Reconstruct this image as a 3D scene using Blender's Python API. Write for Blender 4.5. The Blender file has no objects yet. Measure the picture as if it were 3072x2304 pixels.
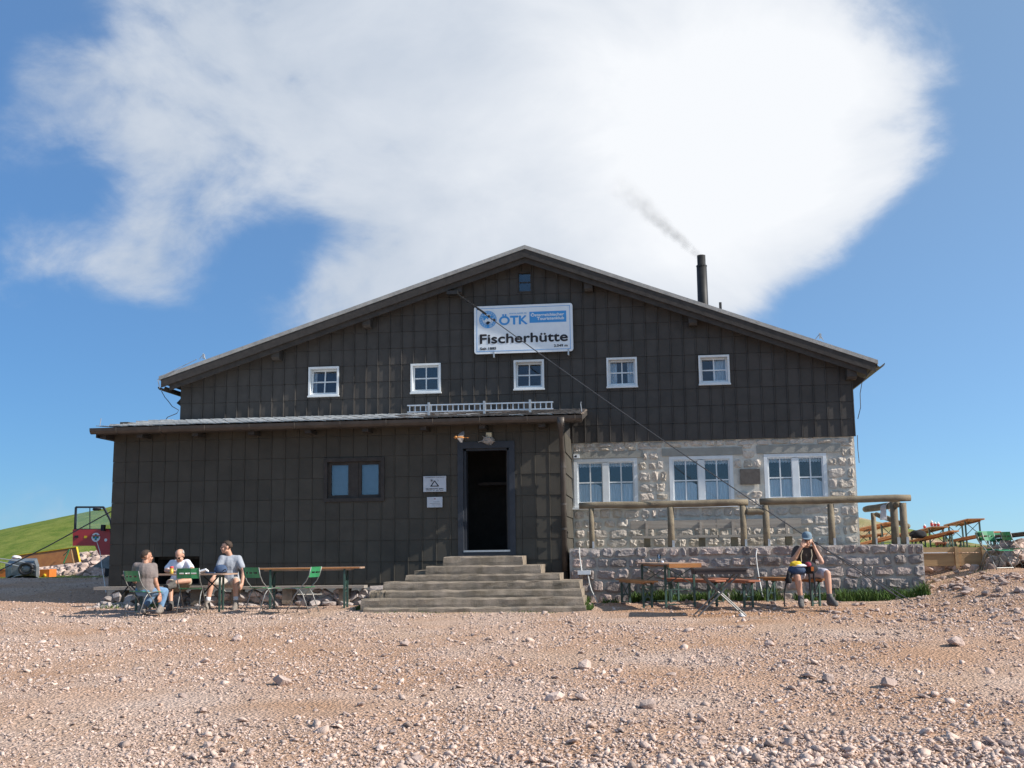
import bpy, bmesh, math, random
import numpy as np
from mathutils import Vector, Matrix, Euler, noise as mnoise
random.seed(11); rng = np.random.default_rng(11)
SC = bpy.context.scene; COL = SC.collection
R_ = math.radians

# ------------------------------------------------------------------ camera
EYE = Vector((0.0, 0.0, 1.65)); FPX = 3400.0      # focal length in pixels of the 3072 px wide photograph
_y, _p, _r = R_(6.7396), R_(8.3590), R_(0.7761)
CAM = (Matrix.Rotation(_y, 3, 'Z') @ Matrix.Rotation(_p, 3, 'X') @ Matrix.Rotation(_r, 3, 'Y'))
cd = bpy.data.cameras.new('camera'); cam = bpy.data.objects.new('camera', cd); COL.objects.link(cam)
cd.sensor_width = 36.0; cd.lens = 36.0 * FPX / 3072.0; cd.clip_start = 0.1; cd.clip_end = 20000
_cx, _cy, _cz = CAM.col[0], CAM.col[1], CAM.col[2]
m3 = Matrix((_cx, _cz, -_cy)).transposed()
cam.matrix_world = Matrix.Translation(EYE) @ m3.to_4x4()
SC.camera = cam
KD = 3072.0 / 2212.0
def ray(px, py):                       # direction of a picture point (2212 px wide copy) in the world
    d = Vector(((px * KD - 1536) / FPX, 1.0, -(py * KD - 1152) / FPX))
    return CAM @ d
def W(px, py, Y):                      # where that direction meets the plane y = Y
    d = ray(px, py); return EYE + d * (Y / d.y)

# ------------------------------------------------------------------ light
SUN_DIR = Vector((3.2, -0.42, 2.25)).normalized()
ELEV = math.asin(SUN_DIR.z); AZ = math.atan2(SUN_DIR.x, SUN_DIR.y)
sl = bpy.data.lights.new('sun', 'SUN'); sl.energy = 5.0; sl.angle = R_(0.55); sl.color = (1.0, 0.945, 0.87)
so = bpy.data.objects.new('sun', sl); COL.objects.link(so); so.location = (30, -8, 30)
so.rotation_euler = SUN_DIR.to_track_quat('Z', 'Y').to_euler()
VS = SC.view_settings; SC.display_settings.display_device = 'sRGB'
VS.view_transform = 'Standard'; VS.look = 'None'; VS.gamma = 1.0; VS.use_curve_mapping = False
VS.exposure = 0.5
SC.cycles.max_bounces = 6; SC.cycles.transparent_max_bounces = 12
try: SC.cycles.use_denoising = True
except Exception: pass

def make_world():
    w = bpy.data.worlds.new('World'); SC.world = w; w.use_nodes = True
    nt = w.node_tree; nt.nodes.clear(); N = nt.nodes.new; L = nt.links.new
    out = N('ShaderNodeOutputWorld')
    sky = N('ShaderNodeTexSky'); sky.sky_type = 'NISHITA'; sky.sun_disc = False
    sky.sun_elevation = ELEV; sky.sun_rotation = -AZ; sky.altitude = 2049; sky.air_density = 1.0; sky.dust_density = 0.0; sky.ozone_density = 4.0
    gm = N('ShaderNodeGamma'); gm.inputs['Gamma'].default_value = 0.75; L(sky.outputs[0], gm.inputs['Color'])
    tn = N('ShaderNodeVectorMath'); tn.operation = 'MULTIPLY'; L(gm.outputs[0], tn.inputs[0]); tn.inputs[1].default_value = (.54, .905, 1.245)
    bg = N('ShaderNodeBackground'); bg.inputs[1].default_value = 0.1
    tc = N('ShaderNodeTexCoord'); D = tc.outputs['Generated']
    def math_(op, a, b=None, c=None):
        n = N('ShaderNodeMath'); n.operation = op
        for i, v in enumerate((a, b, c)):
            if v is None: continue
            if isinstance(v, (int, float)): n.inputs[i].default_value = v
            else: L(v, n.inputs[i])
        return n.outputs[0]
    # the clear sky grows brighter towards the sun
    sd = N('ShaderNodeVectorMath'); sd.operation = 'DOT_PRODUCT'; L(D, sd.inputs[0]); sd.inputs[1].default_value = SUN_DIR
    gl = math_('POWER', math_('MAXIMUM', math_('ADD', sd.outputs['Value'], .7), 0.0), 1.5)
    ga = N('ShaderNodeVectorMath'); ga.operation = 'SCALE'; ga.inputs[0].default_value = (1.0, 1.28, 1.40); L(gl, ga.inputs['Scale'])
    ad = N('ShaderNodeVectorMath'); L(tn.outputs[0], ad.inputs[0]); L(ga.outputs[0], ad.inputs[1]); L(ad.outputs[0], bg.inputs[0])
    def blob(px, py, s, wgt):
        d = ray(px, py).normalized()
        n = N('ShaderNodeVectorMath'); n.operation = 'DOT_PRODUCT'; L(D, n.inputs[0]); n.inputs[1].default_value = d
        k = (2448.0 / s) ** 2
        e = math_('MULTIPLY_ADD', n.outputs['Value'], k, -k)
        return math_('MULTIPLY', math_('EXPONENT', e), wgt)
    def total(bl):
        acc = None
        for b in bl:
            v = blob(*b); acc = v if acc is None else math_('ADD', acc, v)
        return acc
    def fbm(scale, detail, rough, dist, off=(0, 0, 0), sc=(1, 1, 1.5)):
        mp = N('ShaderNodeMapping'); L(D, mp.inputs[0]); mp.inputs['Location'].default_value = off; mp.inputs['Scale'].default_value = sc
        n = N('ShaderNodeTexNoise'); n.inputs['Scale'].default_value = scale; n.inputs['Detail'].default_value = detail
        n.inputs['Roughness'].default_value = rough; n.inputs['Distortion'].default_value = dist; L(mp.outputs[0], n.inputs['Vector'])
        return n.outputs['Fac']
    bias = total([(1330, 100, 330, 1.0), (980, 0, 300, .9), (1150, 230, 300, .8), (1080, 460, 200, .62), (1330, 560, 220, .85), (1600, 200, 250, .75), (1860, 300, 110, .55), (1530, 480, 190, .7), (1720, 470, 120, .55), (1620, 560, 110, .4),
                  (640, 30, 260, .8), (420, 120, 150, .62), (560, 200, 130, .5), (250, 270, 120, .95), (110, 190, 80, .8), (60, 110, 60, .5), (370, 290, 90, .45), (420, 450, 75, .75), (330, 590, 80, .95), (190, 600, 85, .8), (60, 550, 65, .75), (300, 480, 70, .3), (560, 640, 60, .15), (720, 660, 80, .7), (880, 490, 120, .75),
                  (0, 20, 130, -1.2), (190, 60, 60, -.4), (870, 312, 55, -1.3), (930, 280, 40, -.5), (740, 300, 55, -.8), (670, 470, 80, -.45), (590, 590, 80, -.55), (215, 420, 70, -.6), (100, 400, 70, -.35), (520, 560, 60, -.3), (2180, 150, 200, -.9), (2120, 560, 180, -.7), (1990, 640, 150, -.7), (120, 780, 160, -.6), (1700, 710, 100, -.9), (1860, 690, 100, -.7), (1560, 700, 80, -.5), (330, 330, 260, -.14), (240, 600, 190, -.62), (560, 470, 130, -.3), (60, 330, 120, -.2), (1960, 260, 90, .5)])
    f1 = fbm(6.0, 11.0, .57, .35); f2 = fbm(13.0, 10.0, .62, .45, (3.1, 1.7, .4))
    t = math_('MULTIPLY_ADD', f1, 2.6, -1.38)
    t = math_('ADD', t, math_('MULTIPLY_ADD', f2, 1.15, -.575))
    t = math_('MULTIPLY_ADD', math_('TANH', bias), .80, t)
    t = math_('ADD', t, total([(1330, 130, 260, .55), (1030, 60, 180, .42), (1620, 200, 180, .45), (1850, 300, 90, .3), (1250, 420, 190, .36), (1560, 470, 140, .36), (1700, 480, 100, .25), (660, 60, 160, .3), (1330, 600, 160, .2), (60, 130, 60, .25), (300, 560, 100, .2)]))
    mr = N('ShaderNodeMapRange'); mr.interpolation_type = 'SMOOTHERSTEP'; L(t, mr.inputs['Value'])
    mr.inputs['From Min'].default_value = -0.34; mr.inputs['From Max'].default_value = 1.02
    dens = mr.outputs[0]
    # cloud light: thin grey-lavender parts to the thick sunlit mass
    br = total([(1560, 120, 300, .62), (1750, 300, 220, .40), (1350, 380, 240, .34), (1560, 470, 190, .25), (1150, 40, 260, .15), (400, 250, 400, .12)])
    br = math_('ADD', br, math_('MULTIPLY_ADD', f1, 1.1, -.52))
    cr = N('ShaderNodeMapRange'); L(br, cr.inputs['Value']); cr.inputs['From Min'].default_value = -.12; cr.inputs['From Max'].default_value = 0.95
    mx = N('ShaderNodeMix'); mx.data_type = 'RGBA'; L(cr.outputs[0], mx.inputs[0])
    mx.inputs[6].default_value = (.44, .52, .64, 1); mx.inputs[7].default_value = (.93, .95, .98, 1)
    bc = N('ShaderNodeBackground'); L(mx.outputs[2], bc.inputs[0]); bc.inputs[1].default_value = 0.73
    ms = N('ShaderNodeMixShader'); L(math_('MULTIPLY', dens, .97), ms.inputs[0]); L(bg.outputs[0], ms.inputs[1]); L(bc.outputs[0], ms.inputs[2])
    L(ms.outputs[0], out.inputs[0])
make_world()

# ------------------------------------------------------------------ materials
def mat(name, col, rough=.85, var=.18, scale=6.0, bump=.0, bscale=60.0, metal=0.0, col2=None, rand=0.0, spec=.35, detail=5.0, stretch=(1, 1, 1), attr=None, mixlo=.35, mixhi=.65, pal=None):
    m = bpy.data.materials.new(name); m.use_nodes = True; nt = m.node_tree; N = nt.nodes.new; L = nt.links.new
    p = nt.nodes['Principled BSDF']; p.inputs['Roughness'].default_value = rough; p.inputs['Metallic'].default_value = metal
    p.inputs['Specular IOR Level'].default_value = spec
    g = N('ShaderNodeNewGeometry'); mp = N('ShaderNodeMapping'); mp.inputs['Scale'].default_value = stretch; L(g.outputs['Position'], mp.inputs[0])
    n = N('ShaderNodeTexNoise'); n.inputs['Scale'].default_value = scale; n.inputs['Detail'].default_value = detail; n.inputs['Roughness'].default_value = .62; L(mp.outputs[0], n.inputs['Vector'])
    mr = N('ShaderNodeMapRange'); L(n.outputs['Fac'], mr.inputs['Value']); mr.inputs['From Min'].default_value = mixlo; mr.inputs['From Max'].default_value = mixhi
    mx = N('ShaderNodeMix'); mx.data_type = 'RGBA'; L(mr.outputs[0], mx.inputs[0])
    c2 = col2 if col2 else tuple(c * (1 - var) for c in col); c1 = col if col2 else tuple(min(1, c * (1 + var)) for c in col)
    mx.inputs[6].default_value = (*c1, 1); mx.inputs[7].default_value = (*c2, 1); cur = mx.outputs[2]
    def scalemul(fac_socket, lo, hi, cur):
        r = N('ShaderNodeMapRange'); L(fac_socket, r.inputs['Value']); r.inputs['To Min'].default_value = lo; r.inputs['To Max'].default_value = hi
        v = N('ShaderNodeVectorMath'); v.operation = 'SCALE'; L(cur, v.inputs[0]); L(r.outputs[0], v.inputs['Scale']); return v.outputs[0]
    if rand:
        oi = N('ShaderNodeObjectInfo'); cur = scalemul(oi.outputs['Random'], 1 - rand, 1 + rand, cur)
    if pal:
        oi = N('ShaderNodeObjectInfo'); rp = N('ShaderNodeValToRGB'); L(oi.outputs['Random'], rp.inputs[0]); els = rp.color_ramp.elements
        for k, cc in enumerate(pal):
            el = els[k] if k < 2 else els.new(k / (len(pal) - 1))
            el.position = k / (len(pal) - 1)
        for k, cc in enumerate(pal): els[k].color = (*cc, 1)
        vm = N('ShaderNodeVectorMath'); vm.operation = 'MULTIPLY'; L(cur, vm.inputs[0]); L(rp.outputs[0], vm.inputs[1]); cur = vm.outputs[0]
    if attr:
        a = N('ShaderNodeAttribute'); a.attribute_name = attr; cur = scalemul(a.outputs['Fac'], .48, 1.22, cur)
    L(cur, p.inputs['Base Color'])
    if bump:
        nb = N('ShaderNodeTexNoise'); nb.inputs['Scale'].default_value = bscale; nb.inputs['Detail'].default_value = 4; L(mp.outputs[0], nb.inputs['Vector'])
        b = N('ShaderNodeBump'); b.inputs['Strength'].default_value = bump; b.inputs['Distance'].default_value = .02; L(nb.outputs['Fac'], b.inputs['Height']); L(b.outputs[0], p.inputs['Normal'])
    return m
MT = {}
def defm(k, *a, **kw): MT[k] = mat(k, *a, **kw)
defm('cladding', (.064, .0575, .052), .66, .12, 3.0, .15, 70, rand=.08, spec=.25)
defm('annex_cladding', (.068, .061, .049), .7, .12, 2.2, .15, 70, rand=.09, spec=.25)
defm('dark_timber', (.050, .043, .038), .7, .2, 8, .2, 40, spec=.3)
defm('wall_core', (.035, .032, .03), .9)
defm('unlit_interior', (.03, .028, .026), .95)  # near-black: the shade of unlit rooms is put into the colour
defm('blue_grey_paint', (.032, .036, .045), .5, .1)
defm('gutter', (.075, .062, .052), .5, .2, 5, spec=.4, metal=.2)
defm('galv', (.46, .47, .48), .45, .12, 20, metal=.6)
defm('aluminium', (.60, .62, .65), .4, .1, 12, metal=.55)
defm('white_frame', (.68, .70, .71), .45, .06, 4)
defm('white_plastic', (.72, .73, .74), .5, .06)
defm('mortar', (.62, .58, .51), .95, .16, 5, .6, 45)
defm('terrace_mortar', (.47, .42, .365), .95, .2, 5, .6, 40)
defm('hut_stone', (.60, .55, .49), .9, .2, 7, .8, 26, col2=(.47, .42, .37), pal=((.85, .86, .87), (1.05, .98, .93), (.95, .95, .95), (1.1, 1.06, 1.02), (.8, .77, .73), (1.0, .95, .86)))
defm('terrace_stone', (.43, .375, .345), .9, .2, 6, .9, 30, col2=(.28, .255, .24), pal=((.66, .66, .70), (1.06, .92, .87), (.85, .85, .86), (1.2, 1.07, 1.0), (.6, .57, .56), (1.02, .99, .97)))
defm('field_stone', (.42, .36, .33), .92, .2, 8, .8, 30, col2=(.30, .26, .24), rand=.25)
defm('concrete', (.30, .245, .19), .92, .2, 4, .6, 60, col2=(.16, .13, .095), rand=.08)
defm('lintel', (.30, .29, .26), .93, .1, 5, .3, 50)
defm('roof_tile', (.60, .575, .54), .45, .14, 9, .15, 40, rand=.18, spec=.5)
defm('brown_tile', (.22, .18, .15), .7, .3, 10, .3, 40, rand=.3)  # darker brown tiles, more frequent towards the right end of the annex roof
defm('roof_sheet', (.42, .40, .37), .6, .25, 7, .2, 40, col2=(.30, .285, .265))
defm('soot_metal', (.022, .021, .021), .55, .3, 6, metal=.2)
defm('log', (.24, .195, .13), .85, .2, 4, .5, 60, col2=(.145, .115, .08), stretch=(1, 1, 1))
defm('grey_plank', (.36, .32, .275), .88, .15, 3, .4, 90, col2=(.26, .225, .195), stretch=(.3, 6, 6))
defm('new_plank', (.46, .30, .155), .8, .12, 2.5, .3, 60, col2=(.34, .21, .11), stretch=(.4, 1, 4), rand=.12)
defm('orange_wood', (.43, .185, .055), .45, .15, 2.5, .1, 40, col2=(.34, .135, .045), stretch=(2, .5, 2), rand=.1, spec=.45)
defm('red_brown_wood', (.36, .14, .08), .5, .15, 2.5, .1, 40, rand=.15)
defm('worn_wood', (.36, .24, .17), .6, .18, 3, .1, 40)
defm('dark_wood', (.05, .038, .036), .55, .2, 4)
defm('green_steel', (.035, .075, .06), .45, .15, 9, spec=.5)
defm('green_paint', (.035, .22, .09), .4, .12, 6, spec=.5)
defm('chair_steel', (.27, .27, .26), .55, .15, 30, metal=.7)
defm('grey_steel', (.16, .16, .155), .45, .2, 20, metal=.4)
defm('red_paint', (.42, .03, .035), .35, .1, 4, spec=.5)
defm('black_rubber', (.018, .018, .02), .6, .2, 8)
defm('grey_metal', (.17, .19, .20), .5, .25, 6, .2, 30, metal=.3)
defm('cable', (.06, .06, .065), .5, .2)
defm('wire_white', (.62, .61, .57), .6, .1)
defm('sign_white', (.74, .78, .82), .4, .03)
defm('sign_blue', (.06, .30, .66), .45, .04)
defm('sign_pale_blue', (.30, .50, .74), .45, .04)
defm('sign_black', (.02, .018, .022), .5, .05)
defm('sign_grey', (.50, .53, .57), .5, .06)
defm('plaque', (.10, .085, .075), .6, .2, 20, .3, 80)
defm('nest_mud', (.42, .39, .36), .95, .35, 60, .9, 90)
defm('cream', (.62, .58, .42), .6, .06)
defm('bird_orange', (.52, .22, .06), .8, .2, 40)
defm('bird_grey', (.20, .17, .15), .85, .2, 40)
defm('skin', (.52, .29, .20), .55, .10, 9, spec=.4)
defm('skin_tan', (.44, .225, .145), .55, .10, 9, spec=.4)
defm('hair_brown', (.055, .036, .026), .7, .3, 60, .6, 120)
defm('hair_grey', (.42, .39, .36), .8, .2, 60, .6, 120)
defm('shirt_taupe', (.20, .165, .155), .9, .12, 12, .3, 30)
defm('shirt_white', (.66, .69, .77), .9, .06, 12, .3, 25)
defm('shirt_grey', (.31, .33, .37), .9, .08, 12, .3, 25)
defm('shirt_brown', (.075, .055, .047), .9, .12, 12, .3, 25)
defm('jeans', (.13, .22, .34), .9, .25, 9, .3, 60)
defm('khaki', (.36, .31, .23), .9, .1, 12, .3, 30)
defm('beige_cloth', (.42, .38, .33), .9, .1, 12, .3, 30)
defm('lilac_cloth', (.44, .42, .47), .9, .08, 12, .3, 30)
defm('shoe', (.22, .19, .165), .8, .25, 30, .3, 60)
defm('shoe_dark', (.10, .095, .09), .8, .25, 30, .3, 60)
defm('sock', (.62, .62, .64), .9, .1)
defm('black_cloth', (.016, .016, .019), .85, .3, 12, .3, 40)
defm('navy_cloth', (.045, .075, .14), .8, .2, 12, .3, 40)
defm('yellow_cloth', (.66, .44, .03), .8, .1)
defm('white_cloth', (.72, .71, .72), .9, .05, 9, .2, 25)
defm('cap_blue', (.15, .21, .26), .85, .15, 20, .3, 60)
defm('dark_red', (.25, .03, .05), .7, .2)
defm('can_gold', (.55, .36, .06), .35, .1, metal=.3)
defm('can_red', (.62, .07, .08), .4, .1)
defm('paper', (.80, .80, .80), .8, .03)
defm('orange_plastic', (.60, .17, .035), .5, .1)
defm('eye', (.03, .022, .02), .3, .05)
defm('lip', (.32, .13, .10), .6, .05)
defm('glass_dark', (.02, .02, .02), .15, .05, spec=.6)
defm('red_glass', (.55, .06, .06), .3, .05, spec=.5)
defm('curtain', (.93, .93, .92), .95, .12, 3, .0, stretch=(22, 1, 2))
defm('leaf', (.075, .135, .026), .7, .35, 12, rand=0, attr='tint', spec=.25)
defm('gravel', (.61, .475, .405), .92, .15, 1.3, .5, 60, attr='tint', col2=(.56, .415, .34), spec=.15)
defm('rubble', (.52, .40, .34), .92, .2, 6, .7, 40, col2=(.38, .285, .245), rand=.3, spec=.2)

defm('pane_blue_blind', (.17, .24, .31), .9, .08)  # blue of the reflecting annex panes, put into the cloth colour
def glass_mat(name, tint, ior, refl):
    m = bpy.data.materials.new(name); m.use_nodes = True; nt = m.node_tree; nt.nodes.clear(); N = nt.nodes.new; L = nt.links.new
    o = N('ShaderNodeOutputMaterial'); t = N('ShaderNodeBsdfTransparent'); t.inputs[0].default_value = (*tint, 1)
    g = N('ShaderNodeBsdfGlossy'); g.inputs['Roughness'].default_value = .03; g.inputs['Color'].default_value = (.9, .95, 1, 1)
    f = N('ShaderNodeFresnel'); f.inputs['IOR'].default_value = ior
    a = N('ShaderNodeMath'); a.operation = 'ADD'; a.inputs[1].default_value = refl; a.use_clamp = True; L(f.outputs[0], a.inputs[0])
    x = N('ShaderNodeMixShader'); L(a.outputs[0], x.inputs[0]); L(t.outputs[0], x.inputs[1]); L(g.outputs[0], x.inputs[2]); L(x.outputs[0], o.inputs[0])
    MT[name] = m
glass_mat('pane_glass', (.90, .94, .97), 1.55, .012)
glass_mat('clear_glass', (.93, .96, .97), 1.5, .02)

def towel_mat():
    m = MT['towel'] = mat('towel', (.76, .75, .76), .9, .04, 9, .2, 25); nt = m.node_tree; N = nt.nodes.new; L = nt.links.new
    o = nt.nodes['Material Output']; t = N('ShaderNodeBsdfTranslucent'); t.inputs[0].default_value = (.8, .79, .8, 1); x = N('ShaderNodeMixShader'); x.inputs[0].default_value = .45
    L(nt.nodes['Principled BSDF'].outputs[0], x.inputs[1]); L(t.outputs[0], x.inputs[2]); L(x.outputs[0], o.inputs[0])
towel_mat()
def ground_mat():
    m = bpy.data.materials.new('ground_earth'); m.use_nodes = True; nt = m.node_tree; N = nt.nodes.new; L = nt.links.new
    p = nt.nodes['Principled BSDF']; p.inputs['Roughness'].default_value = .95; p.inputs['Specular IOR Level'].default_value = .15
    g = N('ShaderNodeNewGeometry')
    def noise(s, d=6, r=.6):
        n = N('ShaderNodeTexNoise'); n.inputs['Scale'].default_value = s; n.inputs['Detail'].default_value = d; n.inputs['Roughness'].default_value = r; L(g.outputs['Position'], n.inputs['Vector']); return n.outputs['Fac']
    def ramp(f, a, b, c1, c2):
        r = N('ShaderNodeValToRGB'); L(f, r.inputs[0]); e = r.color_ramp.elements; e[0].position = a; e[1].position = b; e[0].color = (*c1, 1); e[1].color = (*c2, 1); return r.outputs[0]
    def mix(f, a, b, mode='MIX'):
        x = N('ShaderNodeMix'); x.data_type = 'RGBA'; x.blend_type = mode
        for i, v in ((0, f), (6, a), (7, b)):
            if isinstance(v, (int, float)): x.inputs[i].default_value = v
            elif isinstance(v, tuple): x.inputs[i].default_value = (*v, 1)
            else: L(v, x.inputs[i])
        return x.outputs[2]
    big = ramp(noise(.55, 5), .40, .62, (.545, .40, .305), (.60, .475, .40))
    fine = ramp(noise(38, 5, .7), .35, .66, (.55, .52, .50), (1.2, 1.16, 1.12))
    c = mix(1.0, big, fine, 'MULTIPLY')
    v = N('ShaderNodeTexVoronoi'); v.inputs['Scale'].default_value = 30; L(g.outputs['Position'], v.inputs['Vector'])
    sp = N('ShaderNodeSeparateColor'); L(v.outputs['Color'], sp.inputs[0])
    c = mix(1.0, c, ramp(sp.outputs[0], .1, .9, (.84, .82, .80), (1.12, 1.11, 1.10)), 'MULTIPLY')
    c = mix(1.0, c, ramp(noise(.33, 4, .55), .44, .60, (.95, .84, .75), (1.03, 1.03, 1.04)), 'MULTIPLY')
    ea = N('ShaderNodeAttribute'); ea.attribute_name = 'earth'; c = mix(ea.outputs['Fac'], c, mix(1.0, (.47, .285, .175), fine, 'MULTIPLY'))
    a = N('ShaderNodeAttribute'); a.attribute_name = 'grass'
    gc = ramp(noise(1.1, 8, .7), .36, .66, (.105, .165, .022), (.245, .265, .06))
    gc = mix(1.0, gc, ramp(noise(16, 6, .7), .35, .65, (.7, .7, .7), (1.15, 1.15, 1.1)), 'MULTIPLY')
    c = mix(a.outputs['Fac'], c, gc); L(c, p.inputs['Base Color'])
    b = N('ShaderNodeBump'); b.inputs['Strength'].default_value = .9; b.inputs['Distance'].default_value = .03
    mm = N('ShaderNodeMath'); mm.operation = 'MULTIPLY_ADD'; L(noise(26, 6, .7), mm.inputs[0]); mm.inputs[1].default_value = 1.0; L(v.outputs['Distance'], mm.inputs[2])
    L(mm.outputs[0], b.inputs['Height']); L(b.outputs[0], p.inputs['Normal']); MT['ground'] = m
ground_mat()

# ------------------------------------------------------------------ building blocks
class MB:
    """collects closed shapes in world coordinates, links them as ONE mesh object"""
    def __init__(s): s.v = []; s.f = []
    def add(s, vs, fs, M=None):
        o = len(s.v)
        s.v += [(M @ Vector(v)) if M else Vector(v) for v in vs]; s.f += [[o + i for i in f] for f in fs]; return s
    def box(s, x0, y0, z0, x1, y1, z1, M=None):
        return s.add([(x0, y0, z0), (x1, y0, z0), (x1, y1, z0), (x0, y1, z0), (x0, y0, z1), (x1, y0, z1), (x1, y1, z1), (x0, y1, z1)],
                     [(3, 2, 1, 0), (4, 5, 6, 7), (0, 1, 5, 4), (1, 2, 6, 5), (2, 3, 7, 6), (3, 0, 4, 7)], M)
    def bar(s, p, q, w, h, up=(0, 0, 1)):           # rectangular bar from p to q
        p, q = Vector(p), Vector(q); d = (q - p); l = d.length; d.normalize(); u = Vector(up)
        if abs(d.dot(u)) > .98: u = Vector((0, 1, 0))
        x = d.cross(u).normalized(); u = x.cross(d)
        M = Matrix((x, d, u)).transposed().to_4x4(); M.translation = p
        return s.box(-w / 2, 0, -h / 2, w / 2, l, h / 2, M)
    def tube(s, pts, r, seg=8, cap=True):
        pts = [Vector(p) for p in pts]; n = len(pts); rr = r if isinstance(r, (list, tuple)) else [r] * n; o = len(s.v); u = None
        for i, p in enumerate(pts):
            d = (pts[min(i + 1, n - 1)] - pts[max(i - 1, 0)])
            d = d.normalized() if d.length > 1e-9 else Vector((0, 0, 1))
            if u is None: u = Vector((0, 0, 1)) if abs(d.z) < .9 else Vector((1, 0, 0))
            x = d.cross(u)
            if x.length < 1e-6: x = d.orthogonal()
            x.normalize(); u = x.cross(d)
            for k in range(seg):
                a = 2 * math.pi * k / seg; s.v.append(p + (x * math.cos(a) + u * math.sin(a)) * rr[i])
        for i in range(n - 1):
            for k in range(seg):
                a, b = o + i * seg + k, o + i * seg + (k + 1) % seg; s.f.append([a, b, b + seg, a + seg])
        if cap: s.f.append([o + k for k in range(seg)][::-1]); s.f.append([o + (n - 1) * seg + k for k in range(seg)])
        return s
    def prism(s, poly, axis, a, b):                 # 2D polygon extruded along x, y or z from a to b
        n = len(poly)
        def pt(p, t): return {'y': (p[0], t, p[1]), 'x': (t, p[0], p[1]), 'z': (p[0], p[1], t)}[axis]
        return s.add([pt(p, a) for p in poly] + [pt(p, b) for p in poly],
                     [list(range(n)), list(range(2 * n - 1, n - 1, -1))] + [[i, i + n, (i + 1) % n + n, (i + 1) % n] for i in range(n)])
    def ball(s, c, r, seg=10, rings=7, M=None):     # ellipsoid, r = radius or (rx, ry, rz)
        r = r if isinstance(r, (tuple, list)) else (r, r, r); c = Vector(c); vs = [Vector((0, 0, -r[2]))]; fs = []
        for i in range(1, rings):
            t = math.pi * i / rings - math.pi / 2
            for k in range(seg):
                a = 2 * math.pi * k / seg; vs.append(Vector((r[0] * math.cos(t) * math.cos(a), r[1] * math.cos(t) * math.sin(a), r[2] * math.sin(t))))
        vs.append(Vector((0, 0, r[2])))
        for k in range(seg): fs.append((0, 1 + (k + 1) % seg, 1 + k))
        for i in range(rings - 2):
            for k in range(seg):
                a, b = 1 + i * seg + k, 1 + i * seg + (k + 1) % seg; fs.append((a, b, b + seg, a + seg))
        t = len(vs) - 1; q = 1 + (rings - 2) * seg
        for k in range(seg): fs.append((q + k, q + (k + 1) % seg, t))
        return s.add([c + (M @ v if M else v) for v in vs], fs)
    def lathe(s, c, prof, seg=12):                  # profile of (radius, z) about a vertical axis at c
        c = Vector(c); o = len(s.v)
        for r, z in prof:
            for k in range(seg):
                a = 2 * math.pi * k / seg; s.v.append(c + Vector((r * math.cos(a), r * math.sin(a), z)))
        for i in range(len(prof) - 1):
            for k in range(seg):
                a, b = o + i * seg + k, o + i * seg + (k + 1) % seg; s.f.append([a, b, b + seg, a + seg])
        s.f.append([o + k for k in range(seg)][::-1]); s.f.append([o + (len(prof) - 1) * seg + k for k in range(seg)]); return s
    def mesh(s, name, org=(0, 0, 0)):
        me = bpy.data.meshes.new(name); o = Vector(org); me.from_pydata([tuple(Vector(v) - o) for v in s.v], [], s.f); me.update()
        bm = bmesh.new(); bm.from_mesh(me); bmesh.ops.recalc_face_normals(bm, faces=bm.faces); bm.to_mesh(me); bm.free(); return me
    def build(s, name, m, parent=None, smooth=False, org=None, kind=None):
        if org is None: org = worg(parent) if parent else (0, 0, 0)
        return link(name, s.mesh(name, org), m, parent, smooth, kind)
ORG = {}
def worg(o):
    while o.parent: o = o.parent
    return ORG.get(o.name, Vector((0, 0, 0)))
def link(name, me, m, parent=None, smooth=False, kind=None, loc=None):
    if m and not me.materials: me.materials.append(MT[m])
    if smooth: me.polygons.foreach_set('use_smooth', [True] * len(me.polygons))
    o = bpy.data.objects.new(name, me); COL.objects.link(o)
    if parent: o.parent = parent
    if loc is not None: o.location = Vector(loc) - (worg(parent) if parent else Vector((0, 0, 0)))
    if kind: o['kind'] = kind
    return o
def tag(o, label, cat, group=None):
    o['label'] = label; o['category'] = cat
    if group: o['group'] = group
    return o
def thing(name, loc, label, cat, group=None):       # an Empty at the base of a thing; its parts are given in world coordinates
    o = bpy.data.objects.new(name, None); COL.objects.link(o); o.location = loc; o.empty_display_size = .2
    ORG[o.name] = Vector(loc); return tag(o, label, cat, group)
def solo(mb, name, m, label, cat, group=None, smooth=False):
    c = sum((Vector(v) for v in mb.v), Vector()) / len(mb.v); c.z = min(v[2] for v in mb.v)
    me = mb.mesh(name, c); o = link(name, me, m, None, smooth); o.location = c; return tag(o, label, cat, group)
def copy_tree(o, parent=None):
    c = o.copy(); COL.objects.link(c)
    if parent: c.parent = parent
    for ch in list(o.children): copy_tree(ch, c)
    return c
def clip(poly, a, b, c):                            # keep a*x + b*z <= c
    out = []
    for i in range(len(poly)):
        p, q = poly[i], poly[(i + 1) % len(poly)]; dp, dq = a * p[0] + b * p[1] - c, a * q[0] + b * q[1] - c
        if dp <= 0: out.append(p)
        if (dp < 0 < dq) or (dq < 0 < dp):
            t = dp / (dp - dq); out.append((p[0] + (q[0] - p[0]) * t, p[1] + (q[1] - p[1]) * t))
    return out
def minus(rects, hole):                             # rectangles (x0, z0, x1, z1) less one rectangle
    res = []; hx0, hz0, hx1, hz1 = hole
    for x0, z0, x1, z1 in rects:
        if hx1 <= x0 or hx0 >= x1 or hz1 <= z0 or hz0 >= z1: res.append((x0, z0, x1, z1)); continue
        if hx0 > x0: res.append((x0, z0, hx0, z1))
        if hx1 < x1: res.append((hx1, z0, x1, z1))
        a, b = max(x0, hx0), min(x1, hx1)
        if hz0 > z0: res.append((a, z0, b, hz0))
        if hz1 < z1: res.append((a, hz1, b, z1))
    return res
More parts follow.
